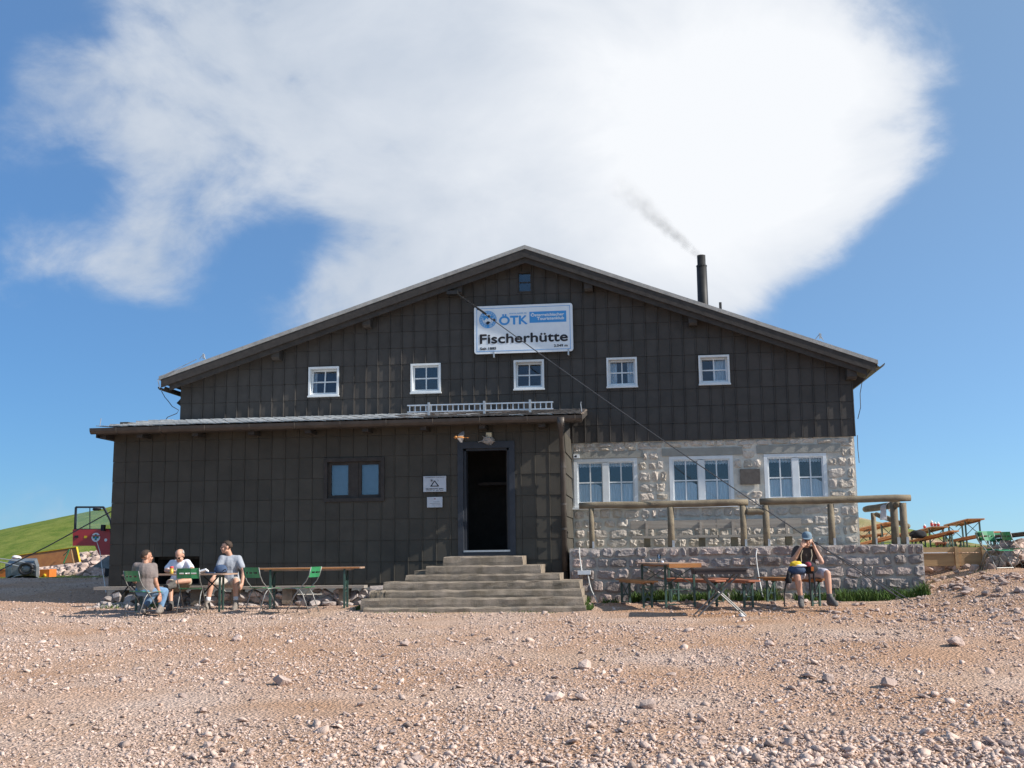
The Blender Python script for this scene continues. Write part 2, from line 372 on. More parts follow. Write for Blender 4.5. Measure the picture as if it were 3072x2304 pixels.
def sm(t): t = min(1, max(0, t)); return t * t * (3 - 2 * t)
def gz(x, y):                                       # height of the ground
    b = .057 * (y - 9) if 9 <= y <= 20.3 else (.02 * (y - 9) if y < 9 else .644 + .03 * min(y - 20.3, 8))
    b += .20 * sm((-10.4 - x) / 2.2) * sm((y - 20.2) / 5.5)
    b += .44 * sm((x - 4.1) / 2.6) * sm((y - 15.5) / 7.2)
    if x > 4.3:
        t = sm((y - 24.0) / .25) if x < 7.3 else sm((y - 23.4) / 2.0)
        t *= sm((x - 4.3) / .3)
        b = b * (1 - t) + t * (1.53 - .012 * max(0, y - 24))
    b += 1.5 * math.exp(-((x - 6.2) / 3.6) ** 2 - ((y - 41) / 6.0) ** 2)
    d = max(0, abs(x + 2) - 26, y - 36, -y - 6)
    b -= .004 * min(d, 40) ** 2 + .10 * max(0, d - 40)
    return b
# rocks: a handful of broken shapes, shared
def rock_mesh(name, seed, sub=1, rough=.35, flat=.7):
    r = random.Random(seed); bm = bmesh.new()
    for q in range(16 + 8 * sub): bm.verts.new(Vector((r.gauss(0, 1), r.gauss(0, 1), r.gauss(0, 1))).normalized() * r.uniform(.40, .60))
    bmesh.ops.convex_hull(bm, input=bm.verts); bmesh.ops.delete(bm, geom=[v for v in bm.verts if not v.link_faces], context='VERTS')
    for v in bm.verts: v.co.z *= flat
    me = bpy.data.meshes.new(name); bm.to_mesh(me); bm.free(); return me
ROCK = [rock_mesh('rock', i, 2 if i < 8 else 1) for i in range(14)]
def rocks_of(m):
    res = []
    for me in ROCK[:8]:
        c = me.copy(); c.materials.append(MT[m]); res.append(c)
    return res
def face_stone(name, seed, m):                      # a squared stone for a wall: unit box, broken front face at y = -0.5
    r = random.Random(seed); bm = bmesh.new(); k = r.uniform(.30, .42)
    out = [(-.5, -k), (-k, -.5), (0, -.5), (k, -.5), (.5, -k), (.5, 0), (.5, k), (k, .5), (0, .5), (-k, .5), (-.5, k), (-.5, 0)]
    tx, tz = r.uniform(-.34, .34), r.uniform(-.30, .30); yy = lambda x, z, o: o + tx * x + tz * z
    rim = []; inn = []; back = []; n = len(out)
    for x, z in out:
        x += r.uniform(-.055, .035) * (1 if x > 0 else -1); z += r.uniform(-.06, .03) * (1 if z > 0 else -1)
        rim.append(bm.verts.new((x, yy(x, z, -.36) + r.uniform(-.06, .06), z))); q = r.uniform(.62, .84)
        inn.append(bm.verts.new((x * q, yy(x * q, z * q, -.48) + r.uniform(-.15, .12), z * q))); back.append(bm.verts.new((x, .5, z)))
    c1 = bm.verts.new((-.16 + r.uniform(-.1, .1), yy(-.16, 0, -.5) + r.uniform(-.16, .12), r.uniform(-.12, .12))); c2 = bm.verts.new((.16 + r.uniform(-.1, .1), yy(.16, 0, -.5) + r.uniform(-.16, .12), r.uniform(-.12, .12)))
    for i in range(n):
        j = (i + 1) % n; bm.faces.new((rim[j], rim[i], back[i], back[j]))
        bm.faces.new((rim[i], rim[j], inn[i])); bm.faces.new((rim[j], inn[j], inn[i]))
        cc = c2 if 2 <= i < 8 else c1; bm.faces.new((inn[i], inn[j], cc))
    bm.faces.new((inn[8], c1, c2)); bm.faces.new((inn[2], c2, c1)); bm.faces.new(back[::-1]); bmesh.ops.recalc_face_normals(bm, faces=bm.faces)
    me = bpy.data.meshes.new(name); bm.to_mesh(me); bm.free(); me.materials.append(MT[m]); return me
# ------------------------------------------------------------------ ground, hill
def make_ground():
    def axis(lo, hi, fine_lo, fine_hi, step):
        a = list(np.arange(fine_lo, fine_hi + 1e-6, step)); s = step; x = fine_hi
        while x < hi: s *= 1.35; x += s; a.append(x)
        s = step; x = fine_lo
        while x > lo: s *= 1.35; x -= s; a.insert(0, x)
        return a
    xs = axis(-900, 900, -17, 13, .13); ys = axis(-600, 1500, 5, 31, .13); vs = []; gr = []; ea = []
    for y in ys:
        for x in xs:
            z = gz(x, y); near = 1 if (-20 < x < 16 and 2 < y < 36) else 0
            if near:
                z += .035 * mnoise.noise(Vector((x * .55, y * .55, 0))) + .016 * mnoise.noise(Vector((x * 2.1, y * 2.1, 3))) + .008 * mnoise.noise(Vector((x * 6, y * 6, 5)))
            vs.append((x, y, z))
            g = 0.0
            if y > 25 and x > 4: g = sm((y - 27) / 5) * sm(.5 + 1.3 * mnoise.noise(Vector((x * .5, y * .5, 9))) + .25)
            if x < -10 and y > 26: g = sm((y - 28) / 3)
            if abs(x) > 30 or y > 50 or y < -20: g = 1
            gr.append(g)
            q = max(1.1 * math.exp(-((x - 1.7) / 2.9) ** 2 - ((y - 19.2) / 1.7) ** 2), .9 * math.exp(-((x - 6.5) / 2.2) ** 2 - ((y - 20.8) / 1.6) ** 2), .9 * math.exp(-((x + 3.6) / .9) ** 2 - ((y - 11.2) / .45) ** 2), .7 * math.exp(-((x - 2.5) / 3.5) ** 2 - ((y - 15.6) / .5) ** 2), .6 * math.exp(-((x + 5.5) / 2.5) ** 2 - ((y - 17.6) / .4) ** 2))
            ea.append(sm(q * (.75 + .9 * mnoise.noise(Vector((x * .9, y * 1.6, 21))))) if near else 0)
    nx = len(xs); fs = [(j * nx + i, j * nx + i + 1, (j + 1) * nx + i + 1, (j + 1) * nx + i) for j in range(len(ys) - 1) for i in range(nx - 1)]
    me = bpy.data.meshes.new('ground'); me.from_pydata(vs, [], fs)
    a = me.attributes.new('grass', 'FLOAT', 'POINT'); a.data.foreach_set('value', gr); a = me.attributes.new('earth', 'FLOAT', 'POINT'); a.data.foreach_set('value', ea)
    link('ground', me, 'ground', None, True, 'structure')
    vs = []; gr = []; N = 90
    def hz(x, y):
        z = -3.3 + 9.0 * math.exp(-((x + 20) / 30.0) ** 2 - ((y - 66) / 26.0) ** 2)
        return z + .22 * mnoise.noise(Vector((x * .16, y * .16, 2))) + .07 * mnoise.noise(Vector((x * .6, y * .6, 7)))
    for j in range(N):
        for i in range(N):
            x = -110 + 190 * i / (N - 1); y = 31 + 90 * j / (N - 1); vs.append((x, y, hz(x, y))); gr.append(1)
    fs = [(j * N + i, j * N + i + 1, (j + 1) * N + i + 1, (j + 1) * N + i) for j in range(N - 1) for i in range(N - 1)]
    me = bpy.data.meshes.new('hill'); me.from_pydata(vs, [], fs); a = me.attributes.new('grass', 'FLOAT', 'POINT'); a.data.foreach_set('value', gr)
    link('hill', me, 'ground', None, True, 'structure')
make_ground()

# ------------------------------------------------------------------ the hut
MY, AY = 24.0, 22.1                     # outer faces of main gable wall and of the entrance annex
XL, XR = -10.28, 4.30; ZB, ZF = 3.89, 1.67
APEX, EL, ER = (-2.476, 8.163), (-10.63, 5.555), (4.755, 5.408)     # top line of roof in the plane of the verge
hut = thing('mountain_hut', (-3, MY, .7), 'long dark brown clad mountain hut with low gable, stone ground floor and flat annex', 'building')
def roof_z(x, drop=0.0):
    (ax, az), (bx, bz) = (APEX, EL) if x < APEX[0] else (APEX, ER)
    return az + (bz - az) * (x - ax) / (bx - ax) - drop
WU = [(-7.34, 5.055, -6.655, 5.707), (-5.05, 5.06, -4.386, 5.705), (-2.79, 5.07, -2.135, 5.71), (-.795, 5.06, -.148, 5.695), (1.145, 5.06, 1.79, 5.68)]
ATT = (-2.69, 7.20, -2.37, 7.67)
WS = [(-1.515, 2.55, -.235, 3.52), (.49, 2.55, 1.751, 3.53), (2.446, 2.585, 3.657, 3.535)]
# main gable wall behind the cladding, with its openings
def wall_rects(x0, z0, x1, z1, holes):
    rs = [(x0, z0, x1, z1)]
    for h in holes: rs = minus(rs, h)
    return rs
mb = MB()
for x0, z0, x1, z1 in wall_rects(XL, ZB + .02, XR - .06, 8.2, WU + [ATT]):
    n = max(1, int((x1 - x0) / 1.0))
    pl = clip(clip([(x0, z0), (x1, z0), (x1, z1), (x0, z1)], (APEX[1] - EL[1]) / (EL[0] - APEX[0]), 1, 0), 0, 1, 99) if False else None
    poly = [(x0, z0), (x1, z0), (x1, z1), (x0, z1)]
    for (p, q) in ((EL, APEX), (APEX, ER)):
        s = (q[1] - p[1]) / (q[0] - p[0]); poly = clip(poly, -s, 1, p[1] - s * p[0] - .30)
    if len(poly) > 2: mb.prism(poly, 'y', MY + .03, MY + .2)
gable = mb.build('gable_wall', 'wall_core', hut)
# side and back walls, ceiling
mb = MB(); mb.box(XL, MY + .21, .7, XL + .2, 37, 5.15); mb.box(XR - .26, MY + .21, ZB, XR - .06, 37, 5.05); mb.box(XL + .21, 36.8, .7, XR - .27, 37, 5.0)
mb.build('side_wall', 'cladding', hut)
mb = MB(); mb.box(XL + .21, MY + .5, 3.95, XR - .27, 36.7, 4.02); mb.box(XL + .21, MY + 3, .7, XR - .27, MY + 3.1, 3.9); mb.box(XL + .21, MY + 3, 4.05, XR - .27, MY + 3.1, 6.2); mb.box(XL + .21, MY + .5, 1.5, XR - .27, MY + 2.9, 1.6)
mb.build('inner_wall', 'unlit_interior', hut)
# cladding panels
def panel_mesh(poly, ztop, rowh, rib=None, name='cladding_panel'):
    mb = MB(); n = len(poly); tilt = .011; low = name == 'annex_panel'; h = .010 if low else .022
    yo = lambda z: -.008 - tilt * (ztop - z) / rowh
    mb.add([(x, yo(z), z) for x, z in poly] + [(x, .025, z) for x, z in poly],
           [list(range(n)), list(range(2 * n - 1, n - 1, -1))] + [[i, i + n, (i + 1) % n + n, (i + 1) % n] for i in range(n)])
    if rib:
        xr, za, zb = rib
        for w0, w1 in ((xr - .034, xr - .006),):
            mb.add([(w0, yo(za), za), (w1, yo(za), za), (w1, yo(zb), zb), (w0, yo(zb), zb), (w0 + .010, yo(za) - h, za), (w1 - .002, yo(za) - h, za), (w1 - .002, yo(zb) - h, zb), (w0 + .010, yo(zb) - h, zb)],
                   [(4, 5, 6, 7), (0, 4, 7, 3), (1, 2, 6, 5), (0, 1, 5, 4), (3, 7, 6, 2)])
    return mb.mesh(name)
def clad(parent, pname, m, x0, x1, z0, z1, cw, rh, zoff, y, holes, cutters, skip, limit=300):
    full = panel_mesh([(.0018, .002), (cw - .0018, .002), (cw - .0018, rh - .002), (.0018, rh - .002)], rh, rh, (cw, .003, rh - .003), pname); full.materials.append(MT[m])
    cut = MB(); items = []
    nr = int(math.ceil((z1 - zoff) / rh)); nc = int(round((x1 - x0) / cw)); cw2 = (x1 - x0) / nc
    for j in range(nr):
        za = zoff + j * rh; zb = za + rh
        for i in range(nc):
            xa = x0 + i * cw2; xb = xa + cw2
            if skip(xa, za, xb, zb): continue
            rs = [(xa, max(za, z0), xb, min(zb, z1))]
            for h in holes: rs = minus(rs, h)
            whole = len(rs) == 1 and abs(rs[0][0] - xa) + abs(rs[0][2] - xb) + abs(rs[0][1] - za) + abs(rs[0][3] - zb) < 1e-6
            for r in rs:
                g = .0019; p0 = [(r[0] + g, r[1] + g), (r[2] - g, r[1] + g), (r[2] - g, r[3] - g), (r[0] + g, r[3] - g)]; poly = p0
                for a, b, c in cutters: poly = clip(poly, a, b, c) if len(poly) > 2 else []
                if len(poly) < 3: continue
                ar = abs(sum(poly[k][0] * poly[(k + 1) % len(poly)][1] - poly[(k + 1) % len(poly)][0] * poly[k][1] for k in range(len(poly)))) / 2
                if ar < .0006: continue
                rib = None
                if r[2] > xb - .005:
                    zs = [q[1] for q in poly if q[0] > xb - .05]
                    if zs and max(zs) - min(zs) > .03: rib = (xb, min(zs), max(zs) - .0)
                items.append((ar, whole and len(poly) == 4 and poly == p0, (xa, za), poly, rib, zb))
    items.sort(key=lambda t: -t[0])
    for k, (ar, whole, (xa, za), poly, rib, zb) in enumerate(items):
        if k < limit:
            if whole: o = link(pname, full, None, parent, loc=(xa, y, za)); o.scale.x = cw2 / cw
            else:
                lp = [(px - xa, pz - za) for px, pz in poly]; me = panel_mesh(lp, zb - za, rh, (rib[0] - xa, rib[1] - za, rib[2] - za) if rib else None, pname)
                me.materials.append(MT[m]); link(pname, me, None, parent, loc=(xa, y, za))
        else:
            me = panel_mesh(poly, zb, rh, rib)
            cut.add([(v.co.x, v.co.y + y, v.co.z) for v in me.vertices], [list(p.vertices) for p in me.polygons]); bpy.data.meshes.remove(me)
    if cut.v: cut.build('cut_panels', m, parent, kind='stuff')
cutters = []
for (p, q) in ((EL, APEX), (APEX, ER)):
    s = (q[1] - p[1]) / (q[0] - p[0]); cutters.append((-s, 1, p[1] - s * p[0] - .22))
grow = lambda r, e: (r[0] - e, r[1] - e, r[2] + e, r[3] + e)
clad(gable, 'cladding_panel', 'cladding', XL, XR, ZB, 8.2, .263, .363, ZB, MY, [grow(w, -.01) for w in WU] + [grow(ATT, -.005)], cutters,
     lambda xa, za, xb, zb: zb < 4.36 and xb < -1.62)

# annex walls
AXL, AXR, AZB, AZT = -10.87, -1.60, .98, 4.12
DOOR = (-3.60, 1.665, -2.685, 3.655); AW = (-6.39, 2.685, -5.215, 3.493); HOLE = (-9.92, 1.075, -8.97, 1.62)
mb = MB()
for r in wall_rects(AXL + .02, AZB - .3, AXR - .02, AZT + .1, [DOOR, AW, HOLE]): mb.box(r[0], AY + .03, r[1], r[2], AY + .18, r[3])
annexw = mb.build('annex_wall', 'wall_core', hut)
mb = MB(); mb.box(AXL + .02, AY + .19, .6, AXL + .2, 27, 4.4); mb.build('annex_side_wall', 'annex_cladding', hut)
mb = MB(); mb.box(AXL + .21, AY + .19, 1.56, AXR - .22, 26.9, 1.655); mb.box(AXL + .21, 23.75, 1.66, AXR - .22, 23.85, 4.3); mb.box(-2.35, AY + .19, 1.66, -2.25, 23.7, 4.1); mb.box(-4.5, AY + .19, 1.66, -4.4, 23.7, 4.1); mb.build('annex_inner_wall', 'unlit_interior', hut)
clad(annexw, 'annex_panel', 'annex_cladding', AXL, AXR, AZB + .02, AZT + .06, .2809, .416, 3.13 - 6 * .416, AY, [grow(DOOR, .075), grow(AW, -.005), grow(HOLE, .0)], [], lambda *a: False)
# right-hand side of the annex, seen as a narrow strip
rt = MB(); rt.box(AXR - .2, AY + .185, .6, AXR - .005, MY - .02, 4.35); sidew = rt.build('annex_end_wall', 'wall_core', hut)
for j in range(8):
    za = 3.13 - 6 * .416 + j * .416 + (.35 if j == 0 else 0); zb = 3.13 - 6 * .416 + (j + 1) * .416
    for k in range(6):
        ya = AY + .0 + k * .315; mb = MB(); t = .02
        mb.add([(AXR + .008 + t, ya + .004, za + .003), (AXR + .008 + t, ya + .309, za + .003), (AXR + .008, ya + .309, zb), (AXR + .008, ya + .004, zb), (AXR - .004, ya + .004, za + .003), (AXR - .004, ya + .309, za + .003), (AXR - .004, ya + .309, zb), (AXR - .004, ya + .004, zb)],
               [(0, 1, 2, 3), (4, 7, 6, 5), (0, 4, 5, 1), (1, 5, 6, 2), (2, 6, 7, 3), (3, 7, 4, 0)]); mb.build('end_panel', 'annex_cladding', sidew)
mb = MB(); mb.box(AXL - .02, AY + .0, .66, AXR + .01, AY + .3, AZB + .005); mb.build('plinth', 'lintel', hut)

# door: frame, threshold, a leaf opened inward, its handle
mb = MB(); x0, z0, x1, z1 = DOOR
for a in ((x0 - .11, z0 - .12, x0, z1 + .13), (x1, z0 - .12, x1 + .11, z1 + .13), (x0, z1, x1, z1 + .13)): mb.box(a[0], AY - .045, a[1], a[2], AY + .03, a[3])
mb.box(x0 - .02, AY + .03, z0, x0 + .05, AY + .25, z1); mb.box(x1 - .05, AY + .03, z0, x1 + .02, AY + .25, z1); mb.box(x0, AY + .03, z1 - .04, x1, AY + .25, z1 + .02)
df = mb.build('door_frame', 'blue_grey_paint', hut)
mb = MB(); mb.box(x0 + .0, AY - .05, z0 - .035, x1, AY + .26, z0); mb.build('threshold', 'galv', df)
mb = MB(); mb.box(x0 - .0, AY - .04, z0 - .12, x1, AY + .02, z0 - .04); mb.build('kick_board', 'blue_grey_paint', df)
mb = MB(); mb.box(x1 - .10, AY + .27, z0 + .02, x1 - .055, AY + 1.1, z1 - .02); dl = mb.build('door', 'dark_timber', hut)
mb = MB(); mb.tube([(x1 - .105, AY + .98, z0 + .95), (x1 - .16, AY + .98, z0 + .95), (x1 - .16, AY + .86, z0 + .95)], .011, 6); mb.box(x1 - .108, AY + .96, z0 + .86, x1 - .100, AY + 1.0, z0 + 1.05); mb.build('handle', 'galv', dl)
mb = MB(); mb.box(-3.5, AY + 1.3, 3.0, -2.7, AY + 1.62, 3.06); mb.build('hall_shelf', 'dark_timber', hut)
# dark framed annex window with two panes
def frame_bars(mb, x0, z0, x1, z1, w, ya, yb):
    mb.box(x0, ya, z0, x1, yb, z0 + w); mb.box(x0, ya, z1 - w, x1, yb, z1); mb.box(x0, ya, z0 + w, x0 + w, yb, z1 - w); mb.box(x1 - w, ya, z0 + w, x1, yb, z1 - w)
x0, z0, x1, z1 = AW; mb = MB(); frame_bars(mb, x0 - .03, z0 - .03, x1 + .03, z1 + .03, .07, AY - .045, AY + .1)
xm = (x0 + x1) / 2; mb.box(xm - .07, AY + .02, z0 + .04, xm + .07, AY + .1, z1 - .04); w = mb.build('window', 'dark_timber', hut)
for a, b in ((x0 + .04, xm - .07), (xm + .07, x1 - .04)):
    mb = MB(); frame_bars(mb, a, z0 + .04, b, z1 - .04, .065, AY + .035, AY + .09); mb.build('sash', 'dark_timber', w)
    mb = MB(); mb.box(a + .06, AY + .06, z0 + .1, b - .06, AY + .066, z1 - .1); mb.build('pane', 'pane_glass', w)
    mb = MB(); mb.box(a + .03, AY + .12, z0 + .06, b - .03, AY + .125, z1 - .06); mb.build('pane_blue_blind', 'pane_blue_blind', w)
# cellar opening
x0, z0, x1, z1 = HOLE; mb = MB(); mb.box(x0 - .03, AY + .8, z0 - .1, x1 + .03, AY + .83, z1 + .1); mb.box(x0 - .04, AY + .19, z0 - .04, x1 + .04, AY + .79, z0); mb.box(x0 - .04, AY + .19, z1, x1 + .04, AY + .79, z1 + .04)
mb.box(x0 - .05, AY + .03, z0, x0, AY + .79, z1); mb.box(x1, AY + .03, z0, x1 + .05, AY + .79, z1); mb.build('cellar_opening', 'unlit_interior', hut)

# upper white windows: casing, sash with glazing cross, pane, here and there a curtain
def small_window(r, tilt, curtain):
    x0, z0, x1, z1 = r; mb = MB(); frame_bars(mb, x0, z0, x1, z1, .042, MY - .055, MY + .16); mb.box(x0 - .012, MY - .075, z0 - .02, x1 + .012, MY + .02, z0 + .012)
    w = mb.build('window', 'white_frame', hut); a, b, c, d = x0 + .044, z0 + .044, x1 - .044, z1 - .044; yy = MY + .035
    T = Matrix.Translation((0, yy, b)) @ Matrix.Rotation(R_(-tilt), 4, 'X') @ Matrix.Translation((0, -yy, -b))
    def bars(mb):
        frame_bars(mb, a, b, c, d, .036, yy - .02, yy + .03); xm, zm = (a + c) / 2, (b + d) / 2
        mb.box(xm - .012, yy - .012, b + .036, xm + .012, yy + .02, d - .036); mb.box(a + .036, yy - .013, zm - .012, c - .036, yy + .021, zm + .014); return mb
    mb = bars(MB()); mb.v = [T @ v for v in mb.v]; mb.build('sash', 'white_frame', w)
    mb = MB().box(a + .033, yy, b + .033, c - .033, yy + .005, d - .033); mb.v = [T @ v for v in mb.v]; mb.build('pane', 'pane_glass', w)
    mb = MB(); mb.box(x0 - .02, MY + 1.0, z0 - .3, x1 + .02, MY + 1.05, z1 + .2); mb.build('dark_backing', 'unlit_interior', w)  # dark sheet standing in for the unlit room behind the pane
    if curtain:
        for (s, e) in curtain:
            mb = MB(); n = 8; xs = [a + (c - a) * (s + (e - s) * k / n) for k in range(n + 1)]
            for k in range(n): mb.add([(xs[k], MY + .2 + .02 * (k % 2), b), (xs[k + 1], MY + .2 + .02 * ((k + 1) % 2), b), (xs[k + 1], MY + .2 + .02 * ((k + 1) % 2), d), (xs[k], MY + .2 + .02 * (k % 2), d)], [(0, 1, 2, 3)])
            mb.build('curtain', 'curtain', w)
for r, t, c in zip(WU, (9, 0, 8, 7, 7), ([(0, .14)], None, None, [(0, .3), (.7, 1)], [(.48, 1)])): small_window(r, t, c)
x0, z0, x1, z1 = ATT; mb = MB(); frame_bars(mb, x0, z0, x1, z1, .03, MY - .03, MY + .14); mb.box(x0 + .03, MY + .02, (z0 + z1) / 2 - .01, x1 - .03, MY + .06, (z0 + z1) / 2 + .01); w = mb.build('attic_window', 'dark_timber', hut)
mb = MB(); mb.box(x0 + .028, MY + .04, z0 + .028, x1 - .028, MY + .045, z1 - .028); mb.build('pane', 'pane_glass', w)
mb = MB(); mb.box(x0 - .05, MY + .6, z0 - .05, x1 + .05, MY + .65, z1 + .05); mb.build('dark_backing', 'unlit_interior', w)

# stone ground floor
LINT = [(-1.54, 3.56, -.08, 3.70), (.32, 3.57, 1.98, 3.73), (2.28, 3.58, 3.98, 3.75)]
mb = MB(); SX0, SX1, SZ0, SZ1 = -1.58, 4.27, 1.5, 3.92
for r in wall_rects(SX0, SZ0, SX1, SZ1 + .1, WS): mb.box(r[0], MY + .045, r[1], r[2], MY + .35, r[3])
mb.box(SX1 - .4, MY + .36, SZ0, SX1, 37, SZ1 + .05)
stonew = mb.build('stone_wall', 'mortar', hut)
for l in LINT:
    mb = MB(); mb.box(l[0], MY + .016, l[1], l[2], MY + .07, l[3]); mb.build('lintel', 'lintel', stonew)
FS = [face_stone('stone', 40 + i, 'hut_stone') for i in range(20)]
def stone_rows(parent, protos, x0, x1, rows, ywall, depth, holes, wmin, wmax, gap, sink=0.55, seed=1):
    r = random.Random(seed)
    for z0, z1 in rows:
        x = x0 + r.uniform(.0, .04)
        while x < x1 - .07:
            w = r.uniform(wmin, wmax) * r.choice((.6, 1, 1, 1.15)); xe = min(x + w, x1)
            if x1 - xe < .09: xe = x1
            a, b = z0 + r.uniform(0, .02), z1 - r.uniform(0, .03)
            bad = [h for h in holes if h[0] < xe and h[2] > x and h[1] < b - .02 and h[3] > a + .02]
            if bad:
                h = bad[0]
                if h[0] - x > .10 and h[0] > x: xe = h[0] - gap * .5
                elif h[3] < b - .10: a = h[3] + .02
                elif h[1] > a + .10: b = h[1] - .02
                else: x = h[2] + gap * .5; continue
                if [q for q in holes if q[0] < xe and q[2] > x and q[1] < b - .02 and q[3] > a + .02]: x = h[2] + gap * .5; continue
            o = link('stone', r.choice(protos), None, parent, loc=((x + xe - gap) / 2, ywall + depth * (.5 - sink) + r.uniform(-.006, .01), (a + b) / 2))
            o.scale = (max(.05, xe - gap - x), depth * r.uniform(.85, 1.25), b - a); o.rotation_euler.y = R_(r.uniform(-5, 5)); o.location.z += r.uniform(-.012, .012); o.scale.z *= r.uniform(.84, 1.06)
            if r.random() < .4: o.rotation_euler.y += math.pi
            x = xe + r.uniform(0, .03)
rows = []; z = 1.67
for k, h in enumerate((.20, .205, .21, .20, .16, .17, .22, .24, .21, .20, .14, .14)):
    if z + h > 3.9: h = 3.9 - z
    if k == 11: z = 3.755; h = .14
    if h > .08: rows.append((z + .006, z + h - .008)); z += h
stone_rows(stonew, FS, SX0 + .03, SX1 - .005, rows, MY + .045, .075, [grow(w, .045) for w in WS] + [grow(l, .0) for l in LINT] + [(1.89, 2.92, 2.34, 3.29)], .16, .40, .036, .45, 5)
# big white windows of the ground floor
def big_window(r, cur):
    x0, z0, x1, z1 = r; mb = MB(); frame_bars(mb, x0 - .03, z0 - .02, x1 + .03, z1 + .03, .07, MY + .03, MY + .16); xm = (x0 + x1) / 2
    mb.box(xm - .065, MY + .045, z0 + .05, xm + .065, MY + .15, z1 - .05); w = mb.build('window', 'white_frame', hut)
    mb = MB(); mb.box(x0 - .09, MY - .06, z0 - .065, x1 + .09, MY + .06, z0 - .024); mb.build('sill', 'white_frame', w)
    for s, (a, c) in enumerate(((x0 + .035, xm - .045), (xm + .045, x1 - .035))):
        b, d = z0 + .06, z1 - .035; mb = MB(); frame_bars(mb, a, b, c, d, .036, MY + .065, MY + .125); q, zm = (a + c) / 2, b + (d - b) * .5
        mb.box(q - .013, MY + .07, b + .036, q + .013, MY + .11, d - .036); mb.box(a + .036, MY + .069, zm - .013, c - .036, MY + .111, zm + .013); mb.build('sash', 'white_frame', w)
        mb = MB(); mb.box(a + .04, MY + .09, b + .04, c - .04, MY + .095, d - .04); mb.build('pane', 'pane_glass', w)
        lo, hi = (b, zm - .03); mb = MB(); n = 26; f0, f1 = cur[s]
        def top(u): return hi if u < .72 or f1 > .99 else hi - (u - .72) * .3
        for k in range(n):
            u0, u1 = f0 + (f1 - f0) * k / n, f0 + (f1 - f0) * (k + 1) / n; y0, y1 = MY + .135 + .012 * math.sin(k * 1.9), MY + .135 + .012 * math.sin((k + 1) * 1.9)
            mb.add([(a + (c - a) * u0, y0, lo), (a + (c - a) * u1, y1, lo), (a + (c - a) * u1, y1, top(u1)), (a + (c - a) * u0, y0, top(u0))], [(0, 1, 2, 3)])
        mb.build('curtain', 'curtain', w)
        mb = MB()
        for k in range(n):
            u0, u1 = k / n, (k + 1) / n; y0, y1 = MY + .19 + .01 * math.sin(k * 2.3), MY + .19 + .01 * math.sin((k + 1) * 2.3); e0, e1 = .10 + .012 * math.cos(k * 2.2), .10 + .012 * math.cos((k + 1) * 2.2)
            mb.add([(a + (c - a) * u0, y0, d - e0), (a + (c - a) * u1, y1, d - e1), (a + (c - a) * u1, y1, d), (a + (c - a) * u0, y0, d)], [(0, 1, 2, 3)])
        mb.build('valance', 'curtain', w)
    mb = MB(); mb.box(x0 - .1, MY + 1.4, z0 - .4, x1 + .1, MY + 1.45, z1 + .3); mb.build('dark_backing', 'unlit_interior', w)
for r, c in zip(WS, (((0, .9), (0, 1)), ((0, .9), (0, 1)), ((0, 1), (0, .95)))): big_window(r, c)

# main roof: slab, verge sheet, two stepped fascias, purlin ends, chimney
VY = 23.60
def roof_line(drop, ext=0):
    return [(EL[0] - ext, EL[1] - drop - .0), (APEX[0], APEX[1] - drop), (ER[0] + ext, ER[1] - drop)]
def gable_band(mb, d0, d1, y0, y1, inset=0.0):
    for (a, b) in ((EL, APEX), (APEX, ER)):
        s = (b[1] - a[1]) / (b[0] - a[0]); xa, xb = a[0], b[0]
        if a is EL: xa += inset
        else: xb -= inset
        za, zb = a[1] + s * (xa - a[0]), a[1] + s * (xb - a[0])
        mb.prism([(xa, za - d1), (xb, zb - d1), (xb, zb - d0), (xa, za - d0)], 'y', y0, y1)
mb = MB(); gable_band(mb, .085, .18, VY + .06, 37.5, .06); roof = mb.build('roof', 'dark_timber', hut)
mb = MB(); gable_band(mb, .0, .083, VY - .0, 37.6); sheet = mb.build('roof_sheet', 'roof_sheet', roof)
mb = MB(); gable_band(mb, .085, .26, VY + .012, VY + .058, .05); mb.build('fascia', 'dark_timber', roof)
mb = MB(); gable_band(mb, .19, .375, VY + .075, VY + .12, .22); mb.build('fascia', 'dark_timber', roof)
mb = MB(); gable_band(mb, .24, .27, VY + .13, MY - .03, .3); mb.build('soffit', 'dark_timber', roof)
for px, py in ((597, 762), (793, 692), (990, 620), (1271, 612), (1496, 682), (1838, 793)):
    p = W(px, py, VY + .2); zt = roof_z(p.x, .28); mb = MB(); d = .24 if px < 1800 else .27; hw = .088 if px < 1800 else .1
    mb.prism([(VY + .125, zt - .02), (VY + .125, zt - d + .05), (VY + .17, zt - d), (MY - .03, zt - d), (MY - .03, zt - .02)], 'x', p.x - hw, p.x + hw); mb.build('purlin_end', 'dark_timber', roof)
# gutters along the eaves of the main roof
def half_gutter(x, zc, y0, y1, r=.085):
    mb = MB(); n = 9; vs = []
    for y in (y0, y1):
        for k in range(n):
            a = math.pi + math.pi * k / (n - 1); vs.append((x + r * math.cos(a), y, zc + r * math.sin(a)))
        for k in range(n - 1, -1, -1):
            a = math.pi + math.pi * k / (n - 1); vs.append((x + (r - .008) * math.cos(a), y, zc + (r - .008) * math.sin(a)))
    N = 2 * n; mb.add(vs, [[k, (k + 1) % N, N + (k + 1) % N, N + k] for k in range(N)] + [[k, k + 1, N - 2 - k, N - 1 - k] for k in range(n - 1)] + [[N + k, N + k + 1, 2 * N - 2 - k, 2 * N - 1 - k] for k in range(n - 1)]); return mb
half_gutter(EL[0] - .02, EL[1] - .20, VY + .2, 37.4).build('eaves_gutter', 'gutter', roof)
half_gutter(ER[0] + .06, ER[1] - .06, VY + .05, 37.4).build('eaves_gutter', 'gutter', roof)
